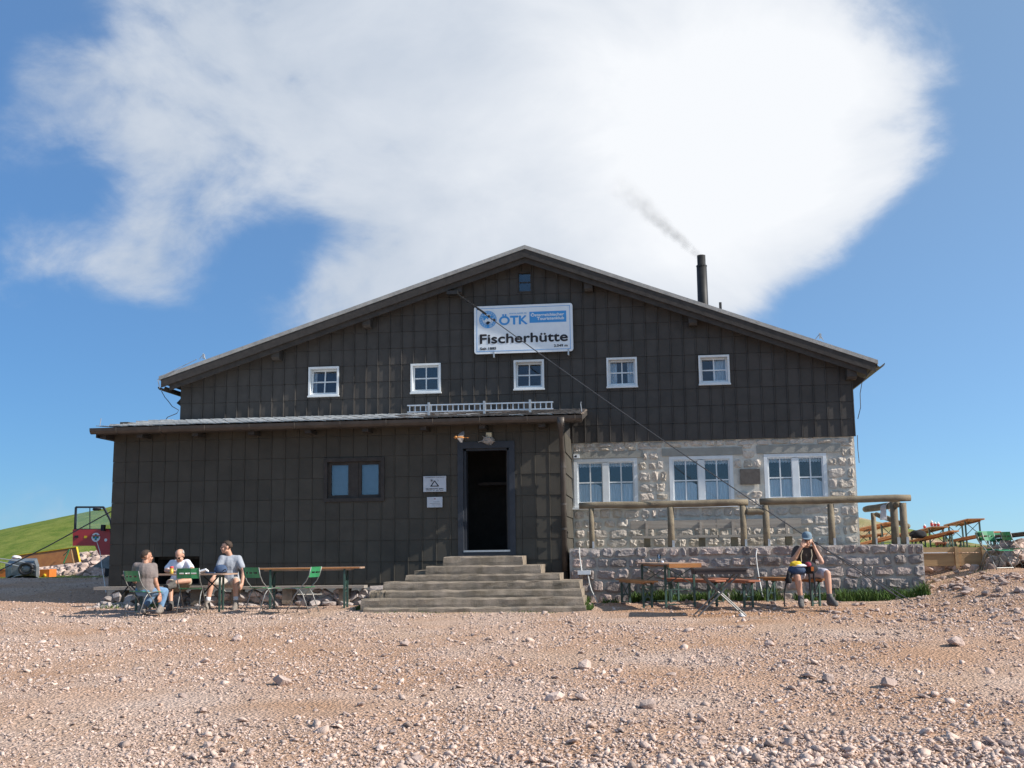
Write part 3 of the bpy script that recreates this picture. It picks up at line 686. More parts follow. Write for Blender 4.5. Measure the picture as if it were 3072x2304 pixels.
mb = MB(); mb.prism([(EL[0] + .2, 5.18), (XL + .0, 5.30), (XL + .0, 4.86), (EL[0] + .08, 5.06)], 'y', MY + .4, MY + .5); mb.prism([(XR + .32, 5.12), (XR - .05, 5.3), (XR - .05, 4.86), (XR + .1, 4.95)], 'y', MY + .3, MY + .4); mb.build('eaves_bracket', 'dark_timber', roof)
c0 = W(1518, 640, 27.0); ch = MB(); zb = roof_z(c0.x, .1)
top = W(1513, 552, 27.0); ch.lathe((c0.x, 27.0, 0), [(.135, zb - .1), (.128, zb + .55), (.122, top.z - .26), (.10, top.z - .255), (.10, top.z), (.075, top.z), (.075, top.z - .1)], 14); chim = ch.build('chimney', 'soot_metal', roof, True)
mb = MB(); mb.tube([(c0.x + .22, 27.0, zb - .1), (c0.x + .145, 27.0, zb + .7), (c0.x + .13, 27, zb + .75)], .008, 5); mb.tube([(c0.x, 27, top.z - .28), (c0.x, 27, top.z - .25)], .13, 12); mb.build('stay', 'soot_metal', chim)
p = W(1556, 656, 25.5); mb = MB(); mb.tube([(p.x, 25.5, roof_z(p.x, .1)), (p.x, 25.5, p.z + .03)], .03, 8); mb.build('vent_pipe', 'soot_metal', roof)
# lightning conductors
def wire(pts, r=.006): return MB().tube(pts, r, 5)
L1 = [W(425, 776, VY), W(390, 793, VY), W(352, 811, VY - .05), W(341, 820, VY), W(345, 838, VY + .1)]
wire(L1, .009).build('lightning_wire', 'galv', roof)
wire([W(349, 845, VY + .3), W(356, 858, VY + .5), W(363, 866, MY - .2), W(372, 878, MY - .2), W(386, 886, MY - .2), W(382, 893, MY - .2), W(362, 901, MY - .2), W(357, 909, MY - .1)], .009).build('lightning_wire', 'cable', roof)
wire([W(1891, 780, VY + .3), W(1880, 800, VY + .5), W(1862, 827, MY), W(1858, 850, MY), W(1859, 880, MY), W(1853, 905, MY + .1)], .008).build('lightning_wire', 'cable', roof)
wire([W(1852, 940, MY + .2), W(1853, 970, MY + .2), W(1856, 1000, MY + .2)], .008).build('lightning_wire', 'cable', roof)
for q in ((440, 770), (1772, 726)):
    c = W(*q, VY + .05); mb = MB(); mb.tube([c + Vector((-.1, 0, -.06)), c + Vector((0, 0, .06))], .008, 5); mb.tube([c + Vector((.06, 0, -.1)), c + Vector((-.02, 0, .07))], .008, 5); mb.box(c.x - .02, c.y - .02, c.z - .05, c.x + .02, c.y + .02, c.z + .05); mb.build('wire_clip', 'galv', roof)

# annex roof with tiles, gutter and downpipe
GX0, GX1 = -11.04, -1.20; RY0, RZ0, RY1, RZ1 = 21.60, 4.235, 24.02, 4.64
sl_ = (RZ1 - RZ0) / (RY1 - RY0)
mb = MB(); mb.add([(GX0 + .02, RY0 + .03, RZ0 - .05), (GX1 - .03, RY0 + .03, RZ0 - .05), (GX1 - .03, RY1 - .05, RZ1 - .055), (GX0 + .02, RY1 - .05, RZ1 - .055), (GX0 + .02, RY0 + .03, RZ0 - .15), (GX1 - .03, RY0 + .03, RZ0 - .15), (GX1 - .03, RY1 - .05, RZ1 - .155), (GX0 + .02, RY1 - .05, RZ1 - .155)],
    [(0, 1, 2, 3), (7, 6, 5, 4), (0, 4, 5, 1), (1, 5, 6, 2), (2, 6, 7, 3), (3, 7, 4, 0)])
mb.add([(GX0 + .02, RY1 - .045, RZ1 - .05), (XL - .02, RY1 - .045, RZ1 - .05), (XL - .02, 26.8, RZ1 + .28), (GX0 + .02, 26.8, RZ1 + .28), (GX0 + .02, RY1 - .045, RZ1 - .15), (XL - .02, RY1 - .045, RZ1 - .15), (XL - .02, 26.8, RZ1 + .1), (GX0 + .02, 26.8, RZ1 + .1)],
    [(0, 1, 2, 3), (7, 6, 5, 4), (0, 4, 5, 1), (1, 5, 6, 2), (2, 6, 7, 3), (3, 7, 4, 0)])
aroof = mb.build('annex_roof', 'dark_timber', hut)
def tile_mesh(seed):
    r = random.Random(seed); mb = MB(); n = 5; w, l = .286, .43; top = []; bot = []
    for i in range(n):
        u = i / (n - 1); bul = .012 * math.sin(u * math.pi) + (.016 if i == 0 else 0)
        for v in (0, 1): top.append((u * w, v * l, .042 * (1 - v) + bul)); bot.append((u * w, v * l, .042 * (1 - v) + bul - .014))
    N = 2 * n; f = []
    for i in range(n - 1):
        a = 2 * i; f += [(a, a + 2, a + 3, a + 1), (N + a, N + a + 1, N + a + 3, N + a + 2), (a, N + a, N + a + 2, a + 2), (a + 1, a + 3, N + a + 3, N + a + 1)]
    f += [(0, 1, N + 1, N), (N - 2, 2 * N - 2, 2 * N - 1, N - 1)]; mb.add(top + bot, f); return mb.mesh('roof_tile')
TM = [tile_mesh(i) for i in range(3)]; TL = []
for m_ in ('roof_tile', 'brown_tile'):
    for t in TM: c = t.copy(); c.materials.append(MT[m_]); TL.append(c)
nt_ = 35; tw = (GX1 - GX0 - .04) / nt_; ang = math.atan(sl_); rt_ = random.Random(4)
for j in range(8):
    for i in range(nt_):
        if j == 0 and False: continue
        x = GX0 + .02 + i * tw + (tw * .5 if j % 2 else 0); s = tw / .286
        if x + tw > GX1 + .02: s *= .5
        yy = RY0 + j * .30; is_brown = sm((x + 6.0) / 2.4) * .9 > rt_.random()
        if yy + .43 > RY1 + .1 and x > XL - .3: continue
        o = link('roof_tile', TL[(3 if is_brown else 0) + rt_.randrange(3)], None, aroof, loc=(x, yy, RZ0 - .035 + (yy - RY0) * sl_)); o.rotation_euler = (ang + R_(rt_.uniform(-.8, .8)), R_(rt_.uniform(-1, 1)), R_(rt_.uniform(-.8, .8))); o.scale = (s, 1, 1)
mb = MB(); mb.box(GX0 + .0, RY0 + .05, RZ0 - .22, GX0 + .03, RY1, RZ0 - .04); mb.box(GX0 + .02, RY0 + .02, RZ0 - .17, GX1 - .02, RY0 + .055, RZ0 - .03); mb.build('annex_fascia', 'dark_timber', aroof)
def annex_gutter():
    mb = MB(); n = 7; prof = []
    for k in range(n):
        a = math.pi + math.pi * k / (n - 1); prof.append((21.56 + .075 * math.cos(a), 4.195 + .12 * math.sin(a)))
    inner = [(21.56 + (y - 21.56) * .9, 4.20 + (z - 4.20) * .9) for y, z in prof][::-1]
    pr = prof + inner; N = len(pr); x0, x1 = GX0 - .06, GX1 - .0
    mb.add([(x0, y, z) for y, z in pr] + [(x1, y, z) for y, z in pr], [[k, (k + 1) % N, N + (k + 1) % N, N + k] for k in range(N)] + [list(range(n)), [N + k for k in range(n)]])
    return mb
ag = annex_gutter().build('annex_gutter', 'gutter', aroof)
for i in range(11):
    x = GX0 + .5 + i * .92; mb = MB(); n = 8; prof = [(21.56 + .081 * math.cos(math.pi + math.pi * k / 7), 4.198 + .127 * math.sin(math.pi + math.pi * k / 7)) for k in range(8)]
    mb.tube([(x, y, z) for y, z in prof], .009, 5); mb.build('gutter_strap', 'gutter', ag)
for i in range(8):
    x = AXL + .75 + i * 1.16; mb = MB(); mb.box(x - .06, RY0 + .06, 4.0, x + .06, AY - .03, 4.08); mb.build('rafter_end', 'dark_timber', aroof)
mb = MB(); mb.box(GX0 + .06, RY0 + .1, 4.0, AXL + .02, RY1 + 1, 4.12); mb.box(GX0 + .16, AY + .02, 3.98, AXL + .01, AY + .12, 4.0); mb.build('annex_bracket', 'dark_timber', aroof)
px_ = W(1218, 1100, AY - .12).x
mb = MB(); mb.tube([(px_ + .01, 21.56, 4.16), (px_ + .01, 21.56, 4.02), (px_ + .005, 21.62, 3.9), (px_, 21.75, 3.66), (px_, 21.93, 3.46), (px_, 21.96, 3.3), (px_, 21.96, 1.25)], [.10, .075, .05, .05, .052, .052, .055], 12); dp = mb.build('downpipe', 'gutter', hut, True)
for z in (3.24, 2.52, 2.05):
    mb = MB(); mb.tube([(px_, 21.96, z - .02), (px_, 21.96, z + .02)], .062, 12); mb.build('pipe_clamp', 'gutter', dp)
mb = MB(); mb.box(px_ - .02, 22.0, 1.96, AXR + .05, 22.03, 2.0); mb.build('pipe_bracket', 'soot_metal', dp)
mb = MB(); mb.tube([(GX1 - .01, 21.56, 4.26), (GX1 - .03, 21.6, 4.42), (GX1 - .02, 21.6, 4.46)], .008, 5); mb.tube([(GX0 + .1, 21.6, 4.25), (GX0 + .12, 21.6, 4.40)], .008, 5); mb.build('gutter_hook', 'galv', ag)
# ------------------------------------------------------------------ terrace, wall, steps
TY = 21.8
mb = MB(); mb.box(-1.5, TY + .30, 1.3, 5.0, MY + .04, 1.655); mb.box(4.28, MY + .05, 1.3, 5.0, 25.6, 1.655); link('terrace_floor', mb.mesh('terrace_floor'), 'lintel', None, False, 'structure')
tw_ = thing('terrace_wall', (1.8, TY + .2, .7), 'retaining wall of reddish grey squared stones carrying the terrace', 'wall')
mb = MB(); mb.box(-1.52, TY + .035, .4, 5.0, TY + .40, 1.672); mb.box(4.62, TY + .41, .6, 5.0, MY + .6, 1.668)
core = mb.build('wall_core', 'terrace_mortar', tw_)
TS = [face_stone('stone', 90 + i, 'terrace_stone') for i in range(20)]
stone_rows(tw_, TS, -1.50, 5.02, [(.60, .83), (.84, 1.08), (1.085, 1.285), (1.29, 1.485), (1.49, 1.676)], TY + .035, .10, [], .17, .42, .032, .48, 23)
mb = MB(); p = W(1394, 1229.5, TY); mb.tube([(p.x, TY - .07, p.z), (p.x, TY + .1, p.z)], .055, 12); mb.tube([(p.x, TY - .072, p.z), (p.x, TY - .06, p.z)], .045, 12); mb.build('drain_pipe', 'grey_metal', tw_)

steps = thing('stone_steps', (-3, 20.6, .66), 'flight of weathered stone steps widening down from the open door', 'steps')
def rough_step(x0, x1, y0, y1, z0, z1, seed):
    n = max(8, int((x1 - x0) / .16)); mb = MB(); r = random.Random(seed); vs = []
    prof = [(y0, z0), (y0 - .004, z0 + (z1 - z0) * .5), (y0 + .004, z1 - .025), (y0 + .03, z1), (y1, z1), (y1, z0)]; N = len(prof)
    for i in range(n + 1):
        x = x0 + (x1 - x0) * i / n
        for k, (y, z) in enumerate(prof):
            j = .013 if k in (2, 3) else .006; e = .012 if i in (0, n) and k in (2, 3) else 0
            chip = .02 * max(0, mnoise.noise(Vector((x * 3.1, seed * 5.3, k * .4)))) if k in (2, 3) else 0
            vs.append((x + (e if i == 0 else -e), y + r.uniform(-j, j) + chip, z + r.uniform(-j, j) * .7 * (1 if k != 0 else 0) - chip * .8))
    f = [[i * N + k, i * N + (k + 1) % N, (i + 1) * N + (k + 1) % N, (i + 1) * N + k] for i in range(n) for k in range(N)]
    f += [list(range(N)), [n * N + k for k in range(N)]]; return mb.add(vs, f)
ST = [(957, 1130, 21.38, 1.552, 1.395), (919, 1169, 21.08, 1.385, 1.235), (875, 1209.5, 20.76, 1.228, 1.115), (827, 1252, 20.46, 1.108, .975), (798, 1256, 20.16, .966, .845), (779, 1260, 19.86, .838, .69), (784, 1265, 19.70, .69, .60)]
for i, (a, b, Y, z1, z0) in enumerate(ST):
    x0, x1 = W(a, 1240, Y).x, W(b, 1240, Y).x
    if i in (3, 4): cut = [(x0, x0 + .28), (x0 + .284, x1)] if i == 4 else [(x0, x1)]
    else: cut = [(x0, x1)]
    for u, v in cut: rough_step(u, v, Y, min(AY - .01, Y + .9) if i else AY - .06, z0 - .06 if i < 6 else .45, z1, i).build('step', 'concrete', steps)
mb = MB(); mb.box(-4.4, 21.2, .5, -2.0, AY - .07, 1.3); mb.build('step_core', 'concrete', steps)

# dry stone edging below the annex, and the rocks spilling from it
def rock_at(parent, name, c, s, seed, protos, kz=1.0):
    r = random.Random(seed); o = link(name, r.choice(protos), None, parent, loc=c); o.rotation_euler = (r.uniform(-.4, .4), r.uniform(-.4, .4), r.uniform(0, 6.28)); o.scale = (s * r.uniform(.85, 1.3), s * r.uniform(.8, 1.1), s * r.uniform(.75, 1.1) * kz); return o
RF = rocks_of('field_stone'); RR = rocks_of('rubble')
dw = thing('dry_stone_wall', (-8, 21.4, .62), 'low dry stone wall of rough grey rocks under the annex', 'wall')
rr = random.Random(3); k = 0
mb = MB(); mb.box(-10.2, 21.45, .35, -5.3, AY - .03, .86); mb.build('wall_core', 'terrace_mortar', dw)
for z, dy in ((.66, 0), (.80, .05), (.90, .10)):
    x = -10.5
    while x < -5.2:
        s = rr.uniform(.17, .34); k += 1
        if not (z > .85 and rr.random() < .2): rock_at(dw, 'stone', (x + s / 2, 21.42 + dy + rr.uniform(-.03, .03), z + rr.uniform(-.03, .03)), s * 1.15, k, RF, .85)
        x += s * .95
for px, py, s in ((216, 1300, .2), (229, 1296, .2), (222, 1312, .2), (240, 1312, .24), (207, 1316, .16), (249, 1300, .22), (262, 1308, .26), (278, 1300, .28), (255, 1322, .2), (272, 1320, .18), (236, 1286, .24), (256, 1281, .28), (284, 1284, .3), (300, 1312, .25), (205, 1328, .16), (224, 1329, .16), (310, 1300, .22), (190, 1322, .14)):
    Y = 20.9 + (1330 - py) / 60.0 * .5; p = W(px, py, Y); z = max(gz(p.x, Y), p.z - .08); rock_at(dw, 'stone', (p.x, Y, z), s, int(px), RF)
# the long plank seat on it
def plank(px0, px1, y, z, m, name='seat_plank'): pass
ps = thing('plank_bench', (-8.6, 21.1, .62), 'long grey plank seat laid on the low stone wall under the annex', 'bench')
x0, x1 = W(206, 1276, 21.3).x, W(455, 1271, 21.3).x
MB().box(x0, 21.22, 1.0, x1, 21.50, 1.055).build('seat_plank', 'grey_plank', ps)
x2, x3 = x1 + .015, W(790, 1268, 21.4).x
MB().box(x2, 21.26, .985, x3, 21.55, 1.035).build('seat_plank', 'grey_plank', ps)
for x in (x0 + .5, x1 - .3, x2 + .5, (x2 + x3) / 2, x3 - .4): MB().box(x - .10, 21.3, .70, x + .10, 21.5, .984).build('support', 'concrete', ps)

# railing of round logs
rail = thing('log_railing', (1.6, 22.1, 1.67), 'rustic railing of round grey logs along the front of the terrace', 'railing')
def post(parent, px0, px1, pyt, pyb, Y, name='post', zt=None):
    a, b = W(px0, (pyt + pyb) / 2, Y), W(px1, (pyt + pyb) / 2, Y); x = (a.x + b.x) / 2; r = (b.x - a.x) / 2; t = W(px0, pyt, Y).z if zt is None else zt
    mb = MB(); mb.tube([(x, Y, 1.655), (x + .002, Y, 1.665 + (t - 1.66) * .4), (x + .004, Y, t)], [r * 1.06, r, r * .97], 10); o = mb.build(name, 'log', parent, True); mb = MB(); mb.box(x + r * .2, Y - r - .02, 1.66, x + r * .9, Y - r * .55, 1.80); mb.build('post_shoe', 'galv', o); return x, t
RYY = 22.05
def logbar(parent, p, q, r, name='rail', seed=0):
    p, q = Vector(p), Vector(q); pts = []; rs = []; n = 10
    for i in range(n + 1):
        t = i / n; c = p.lerp(q, t); pts.append(c + Vector((0, 0, .010 * mnoise.noise(Vector((t * 4, seed, 0)))))); rs.append(r * (1 + .06 * mnoise.noise(Vector((t * 6, seed, 4)))) * (.9 if i in (0, n) else 1))
    return MB().tube(pts, rs, 12).build(name, 'log', parent, True)
a, b = W(1251, 1093, RYY), W(1616, 1086.5, RYY); zr = (a.z + b.z) / 2
logbar(rail, (a.x, RYY, zr), (b.x, RYY, zr + .01), .066)
c, d = W(1641, 1083.5, RYY), W(1967, 1077, RYY)
logbar(rail, (c.x, RYY, zr + .02), (d.x, RYY, zr + .04), .066, 'rail', 3)
for q in ((1272, 1284), (1442, 1457), (1599, 1613), (1648, 1663), (1789, 1804), (1945, 1961)): post(rail, q[0], q[1], 1110, 1180, RYY, zt=zr - .05)
a, b = W(1612, 1105, RYY), W(1650, 1104, RYY); logbar(rail, (a.x, RYY, a.z), (b.x, RYY, a.z), .062, 'rail', 8)
srail = thing('side_railing', (4.9, 23, 1.66), 'short log railing with sloping rail at the right end of the terrace', 'railing')
P1 = W(1887, 1106, 23.9); P2 = W(1932, 1086, 22.5)
post(srail, 1882, 1893, 1108, 1171, 23.9); post(srail, 1923.5, 1940.5, 1084, 1170, 22.45)
logbar(srail, P1 + Vector((-.14, .12, .06)), (W(1938, 1086, 22.3)) + Vector((.02, 0, -.03)), .066, 'rail', 12)
logbar(srail, W(1893, 1109, 23.82) + Vector((0, 0, -.02)), W(1962, 1137, 22.6), .052, 'sloping_rail', 14)
tow = MB(); T0, T1 = W(1909, 1098, 23.05), W(1925, 1092, 22.65); n = 10; vs = []
for j in range(n + 1):
    for i in range(9):
        t = i / 8; base = T0.lerp(T1, t); s = j / n; fold = .02 * math.sin(t * 9 + s * 3)
        if s < .3: o = Vector((.09 * (1 - s / .3) + .02, .0, .07 - .16 * (1 - s / .3) ** 1.5 * .9))
        else: o = Vector((-.085 + fold, 0, .075 - (s - .3) / .7 * (.30 + .05 * t)))
        if .2 < s <= .3: o = Vector((0, 0, .085))
        vs.append(base + o)
tow.add(vs, [(j * 9 + i, j * 9 + i + 1, (j + 1) * 9 + i + 1, (j + 1) * 9 + i) for j in range(n) for i in range(8)])
tw2 = solo(tow, 'towel', 'towel', 'white towel hung over the side rail at the terrace end', 'towel', smooth=True)
tw2.modifiers.new('thickness', 'SOLIDIFY').thickness = .008

# wall bench on the terrace
wb = thing('wall_bench', (1.4, 23.4, 1.66), 'weathered grey plank bench with backrest along the stone wall', 'bench')
BY = 23.45
def pl(px0, px1, py0, py1, Y, th, name, m='grey_plank'):
    a, b = W(px0, py0, Y), W(px1, py1, Y); return MB().box(a.x, Y, (b.z), b.x, Y + th, a.z).build(name, m, wb)
pl(1362.6, 1546.5, 1125.5, 1140, BY + .22, .045, 'backrest_plank'); pl(1547.6, 1731, 1122, 1138, BY + .22, .045, 'backrest_plank')
za = W(1460, 1157, BY).z; s0 = W(1365, 1157, BY - .15); s1 = W(1552, 1154, BY - .15); s2 = W(1732, 1150, BY - .15)
MB().box(s0.x, BY - .22, za - .05, s1.x - .01, BY + .14, za).build('seat_plank', 'grey_plank', wb); MB().box(s1.x + .01, BY - .22, za - .05, s2.x, BY + .14, za).build('seat_plank', 'grey_plank', wb)
for px in (1398, 1516, 1586, 1703):
    x = W(px, 1165, BY).x; mb = MB(); mb.box(x - .065, BY - .14, 1.656, x + .065, BY + .02, za - .051); mb.build('leg', 'log', wb)
    mb = MB(); mb.bar((x, BY + .2, 1.656), (x, BY + .28 - .03, W(1460, 1128, BY + .22).z), .10, .05, (1, 0, 0)); mb.build('back_post', 'grey_plank', wb)

# ------------------------------------------------------------------ signs and small things on the walls
def text(s, size, cx, cz, y, parent, m, bold=.0, align='LEFT', wscale=1.0, name='lettering', width=None):
    cu = bpy.data.curves.new('t', 'FONT'); cu.body = s; cu.size = size; cu.extrude = .0015; cu.align_x = 'LEFT'
    to = bpy.data.objects.new('t', cu); COL.objects.link(to); dg = bpy.context.evaluated_depsgraph_get(); dg.update()
    me = bpy.data.meshes.new_from_object(to.evaluated_get(dg)); bpy.data.objects.remove(to); bpy.data.curves.remove(cu); me.name = name; me.materials.clear()
    xs = [v.co.x for v in me.vertices]; a, b = min(xs), max(xs)
    if width: wscale = width / (b - a)
    off = {'LEFT': -a * wscale, 'CENTER': -(a + b) / 2 * wscale, 'RIGHT': -b * wscale}[align]; o = worg(parent)
    vs = [(cx + off + v.co.x * wscale, y - v.co.z, cz + v.co.y) for v in me.vertices]; fs = [list(p.vertices) for p in me.polygons]; mb = MB()
    bpy.data.meshes.remove(me)
    for k, (ox, oz) in enumerate(((0, 0), (bold, 0), (-bold, 0), (0, bold), (0, -bold))[:5 if bold else 1]): mb.add([(p[0] + ox, p[1] - k * .0005, p[2] + oz) for p in vs], fs)
    return mb.build(name, m, parent)
SG = (-3.625, 5.85, -1.488, 6.90); SYY = MY - .16
sign = thing('name_sign', (-2.55, SYY, 5.85), 'large white and blue hut name board fixed high on the gable', 'sign')
def rrect(x0, z0, x1, z1, r, n=5):
    pts = []
    for cx, cz, a0 in ((x1 - r, z1 - r, 0), (x0 + r, z1 - r, 90), (x0 + r, z0 + r, 180), (x1 - r, z0 + r, 270)):
        for k in range(n + 1): a = R_(a0 + 90 * k / n); pts.append((cx + r * math.cos(a), cz + r * math.sin(a)))
    return pts
MB().prism(rrect(*SG, .06), 'y', SYY, SYY + .03).build('board', 'sign_white', sign)
x0, z0, x1, z1 = SG; mb = MB(); frame_bars(mb, x0 + .055, z0 + .05, x1 - .055, z1 - .05, .009, SYY - .003, SYY - .0005); mb.build('border_line', 'sign_blue', sign)
SW, SH = x1 - x0, z1 - z0
def sp(cx, cy):            # position on the board, measured on a 1640 x 790 grid seen in the photograph
    return x0 + SW * cx / 1640.0, z1 - SH * cy / 790.0
def disc(cx, cz, r, y0, y1, m, name, parent, n=28, r2=0):
    mb = MB(); po = [(cx + r * math.cos(2 * math.pi * k / n), cz + r * math.sin(2 * math.pi * k / n)) for k in range(n)]
    if not r2: mb.prism(po, 'y', y0, y1)
    else:
        pi = [(cx + r2 * math.cos(2 * math.pi * k / n), cz + r2 * math.sin(2 * math.pi * k / n)) for k in range(n)]
        vs = [(x, y0, z) for x, z in po] + [(x, y0, z) for x, z in pi] + [(x, y1, z) for x, z in po] + [(x, y1, z) for x, z in pi]
        f = []
        for k in range(n):
            j = (k + 1) % n; f += [(k, j, n + j, n + k), (2 * n + k, 3 * n + k, 3 * n + j, 2 * n + j), (k, 2 * n + k, 2 * n + j, j), (n + k, n + j, 3 * n + j, 3 * n + k)]
        mb.add(vs, f)
    return mb.build(name, m, parent)
ex, ez = sp(232, 225); er = .185
disc(ex, ez, er, SYY - .003, SYY - .0005, 'sign_pale_blue', 'emblem', sign, r2=er * .66)
em = disc(ex, ez, er * 1.03, SYY - .005, SYY - .0035, 'sign_blue', 'emblem_ring', sign, r2=er * .97)
disc(ex, ez, er * .68, SYY - .005, SYY - .0035, 'sign_blue', 'emblem_ring', sign, r2=er * .64)
shield = [(-.105, .085), (.105, .085), (.10, .0), (.06, -.085), (0, -.13), (-.06, -.085), (-.10, .0)]
MB().prism([(ex + a, ez + b) for a, b in shield], 'y', SYY - .005, SYY - .0005).build('shield', 'sign_blue', sign)
MB().prism([(ex + a, ez + b) for a, b in ((-.085, -.03), (-.03, .035), (0, .0), (.03, .05), (.085, -.02), (.05, -.08), (0, -.115), (-.05, -.08))], 'y', SYY - .0075, SYY - .0055).build('shield_mountain', 'sign_white', sign)
MB().prism([(ex + a, ez + b) for a, b in ((-.05, -.07), (.0, -.035), (.045, -.055), (.05, -.07), (0, -.113), (-.03, -.1))], 'y', SYY - .010, SYY - .008).build('shield_rock', 'sign_black', sign)
for k in range(18):
    a = 2 * math.pi * (k + .5) / 18
    if -1.9 < math.atan2(math.sin(a), math.cos(a)) < -1.2: continue
    c = Vector((ex + er * .81 * math.cos(a), SYY - .0045, ez + er * .81 * math.sin(a))); t = Vector((-math.sin(a), 0, math.cos(a))) * .014; mb = MB(); mb.bar(c - t * .7, c + t * .7, .003, .034, (math.cos(a), 0, math.sin(a))); mb.build('emblem_letter', 'sign_blue', sign)
mb = MB(); mb.prism([(ex - .03, ez - er * .68), (ex + .03, ez - er * .68), (ex + .03, ez - er * .97), (ex - .03, ez - er * .97)], 'y', SYY - .006, SYY - .004); mb.build('emblem_foot', 'sign_blue', sign)
X, Z = sp(425, 318); text('ÖTK', .262, X, Z, SYY - .002, sign, 'sign_blue', .010, width=SW * 462 / 1640)
X, Z = sp(585, 150); text('www.oetk.at', .062, X, Z, SYY - .002, sign, 'sign_pale_blue', .001, width=SW * 295 / 1640)
a, b = sp(925, 122), sp(1535, 305); MB().box(a[0], SYY - .003, b[1], b[0], SYY - .0005, a[1]).build('blue_field', 'sign_blue', sign)
X, Z = sp(1498, 200); text('Österreichischer', .088, X, Z, SYY - .0045, sign, 'sign_white', .0032, 'RIGHT', width=SW * 548 / 1640)
X, Z = sp(1498, 262); text('Touristenklub', .088, X, Z, SYY - .0045, sign, 'sign_white', .0032, 'RIGHT', width=SW * 447 / 1640)
X, Z = sp(98, 618); text('Fischerhütte', .285, X, Z, SYY - .002, sign, 'sign_black', .0085, width=SW * 1450 / 1640)
X, Z = sp(98, 722); text('Seit 1885', .075, X, Z, SYY - .002, sign, 'sign_black', .0025, width=SW * 265 / 1640)
X, Z = sp(1545, 712); text('2.049 m', .075, X, Z, SYY - .002, sign, 'sign_black', .0025, 'RIGHT', width=SW * 222 / 1640)
for px, pz in ((1067, 768), (1228, 764)):
    q = W(px, pz, SYY); mb = MB(); mb.box(q.x - .016, SYY - .012, SG[1] - .085, q.x + .016, SYY - .001, SG[1] + .05); mb.box(q.x - .016, SYY - .001, SG[1] - .085, q.x + .016, MY - .03, SG[1] - .06); mb.build('bracket', 'galv', sign)
# little white signs beside the door
S1 = (-4.39, 2.815, -3.936, 3.122); YS = AY - .075
s1 = thing('hut_sign', (-4.16, YS, 2.8), 'white sign with a tent triangle left of the door', 'sign')
MB().box(S1[0], YS, S1[1], S1[2], YS + .03, S1[3]).build('board', 'sign_grey', s1)
cx, cz = -4.163, 2.975; mb = MB()
for p, q in (((-.075, -.05), (0, .055)), ((0, .055), (.075, -.05)), ((-.085, -.05), (.085, -.05))): mb.bar((cx + p[0], YS - .002, cz + p[1]), (cx + q[0], YS - .002, cz + q[1]), .004, .018, (0, 0, 1))
mb.build('tent_symbol', 'sign_black', s1)
mb = MB()
for k in range(8):
    a = math.pi * k / 4; mb.bar((cx - .06 + .014 * math.cos(a), YS - .002, cz + .06 + .014 * math.sin(a)), (cx - .06 + .034 * math.cos(a), YS - .002, cz + .06 + .034 * math.sin(a)), .003, .006, (0, 1, 0))
mb.build('sun_symbol', 'sign_black', s1); disc(cx - .06, cz + .06, .012, YS - .003, YS - .0005, 'sign_black', 'sun_disc', s1)
mb = MB(); mb.tube([(cx + .055 + .016 * math.cos(t), YS - .001, cz + .06 + .018 * math.sin(t)) for t in np.linspace(-1.2, 1.2, 6)], .003, 4); mb.build('moon_symbol', 'sign_black', s1)
text('ÖSTERREICHISCHER TOURISTENKLUB', .02, cx, S1[3] - .03, YS - .001, s1, 'sign_black', 0, 'CENTER', width=.38)
text('FISCHERHÜTTE  2049m', .032, cx, S1[1] + .045, YS - .001, s1, 'sign_black', .0008, 'CENTER', width=.35)
mb = MB()
for a, b in ((-.17, -.06), (-.04, 0), (.02, .08), (.1, .17)): mb.box(cx + a, YS - .002, S1[1] + .016, cx + b, YS - .0005, S1[1] + .024)
mb.build('small_print', 'sign_black', s1)
S2 = (-4.317, 2.509, -4.012, 2.712)
s2 = thing('notice_board', (-4.16, YS, 2.5), 'small pale notice below the tent sign', 'notice')
MB().box(S2[0], YS, S2[1], S2[2], YS + .03, S2[3]).build('board', 'sign_grey', s2)
mb = MB()
for k, (a, b) in enumerate(((-.03, .10), (-.10, .11), (-.05, .11))): mb.box(-4.165 + a, YS - .002, S2[1] + .105 - k * .03, -4.165 + b, YS - .0005, S2[1] + .111 - k * .03)
mb.build('print_line', 'grey_steel', s2); MB().box(-4.18, YS - .002, S2[3] - .045, -4.145, YS - .0005, S2[3] - .03).build('red_mark', 'dark_red', s2)
q = W(1621, 1029, MY); mb = MB().box(1.914, MY - .035, 2.945, 2.32, MY + .03, 3.262); solo(mb, 'wall_plaque', 'plaque', 'dark metal plaque on the stone wall between two windows', 'plaque')
# junction box and mud nest above the door, bird
q = W(1058, 940, AY); mb = MB(); mb.box(q.x - .055, AY - .13, q.z - .045, q.x + .05, AY - .02, q.z + .04)
jb = solo(mb, 'junction_box', 'cream', 'square cream junction box above the door', 'box')
ns = W(1055, 951, AY - .08); r = random.Random(8); bm = bmesh.new(); bmesh.ops.create_icosphere(bm, subdivisions=3, radius=1)
for v in bm.verts:
    n = mnoise.noise(v.co * 3.5) * .22 + r.uniform(-.09, .09); v.co *= 1 + n; v.co.x *= .115; v.co.y *= .085; v.co.z *= .075
me = bpy.data.meshes.new('bird_nest'); bm.to_mesh(me); bm.free(); nest = thing('bird_nest', ns, 'pale ragged bird nest stuck above the door', 'nest'); link('nest_cup', me, 'nest_mud', nest)
mb = MB()
for k in range(16):
    a = r.uniform(0, 6.28); c = ns + Vector((.1 * math.cos(a), -.06, .065 * math.sin(a))); mb.tube([c, c + Vector((.05 * math.cos(a + r.uniform(-.8, .8)), r.uniform(-.02, .02), .04 * math.sin(a + r.uniform(-.8, .8))))], .004, 4)
mb.tube([ns + Vector((-.1, -.03, -.01)), ns + Vector((-.2, -.05, -.035))], .009, 5); mb.build('straw', 'nest_mud', nest)
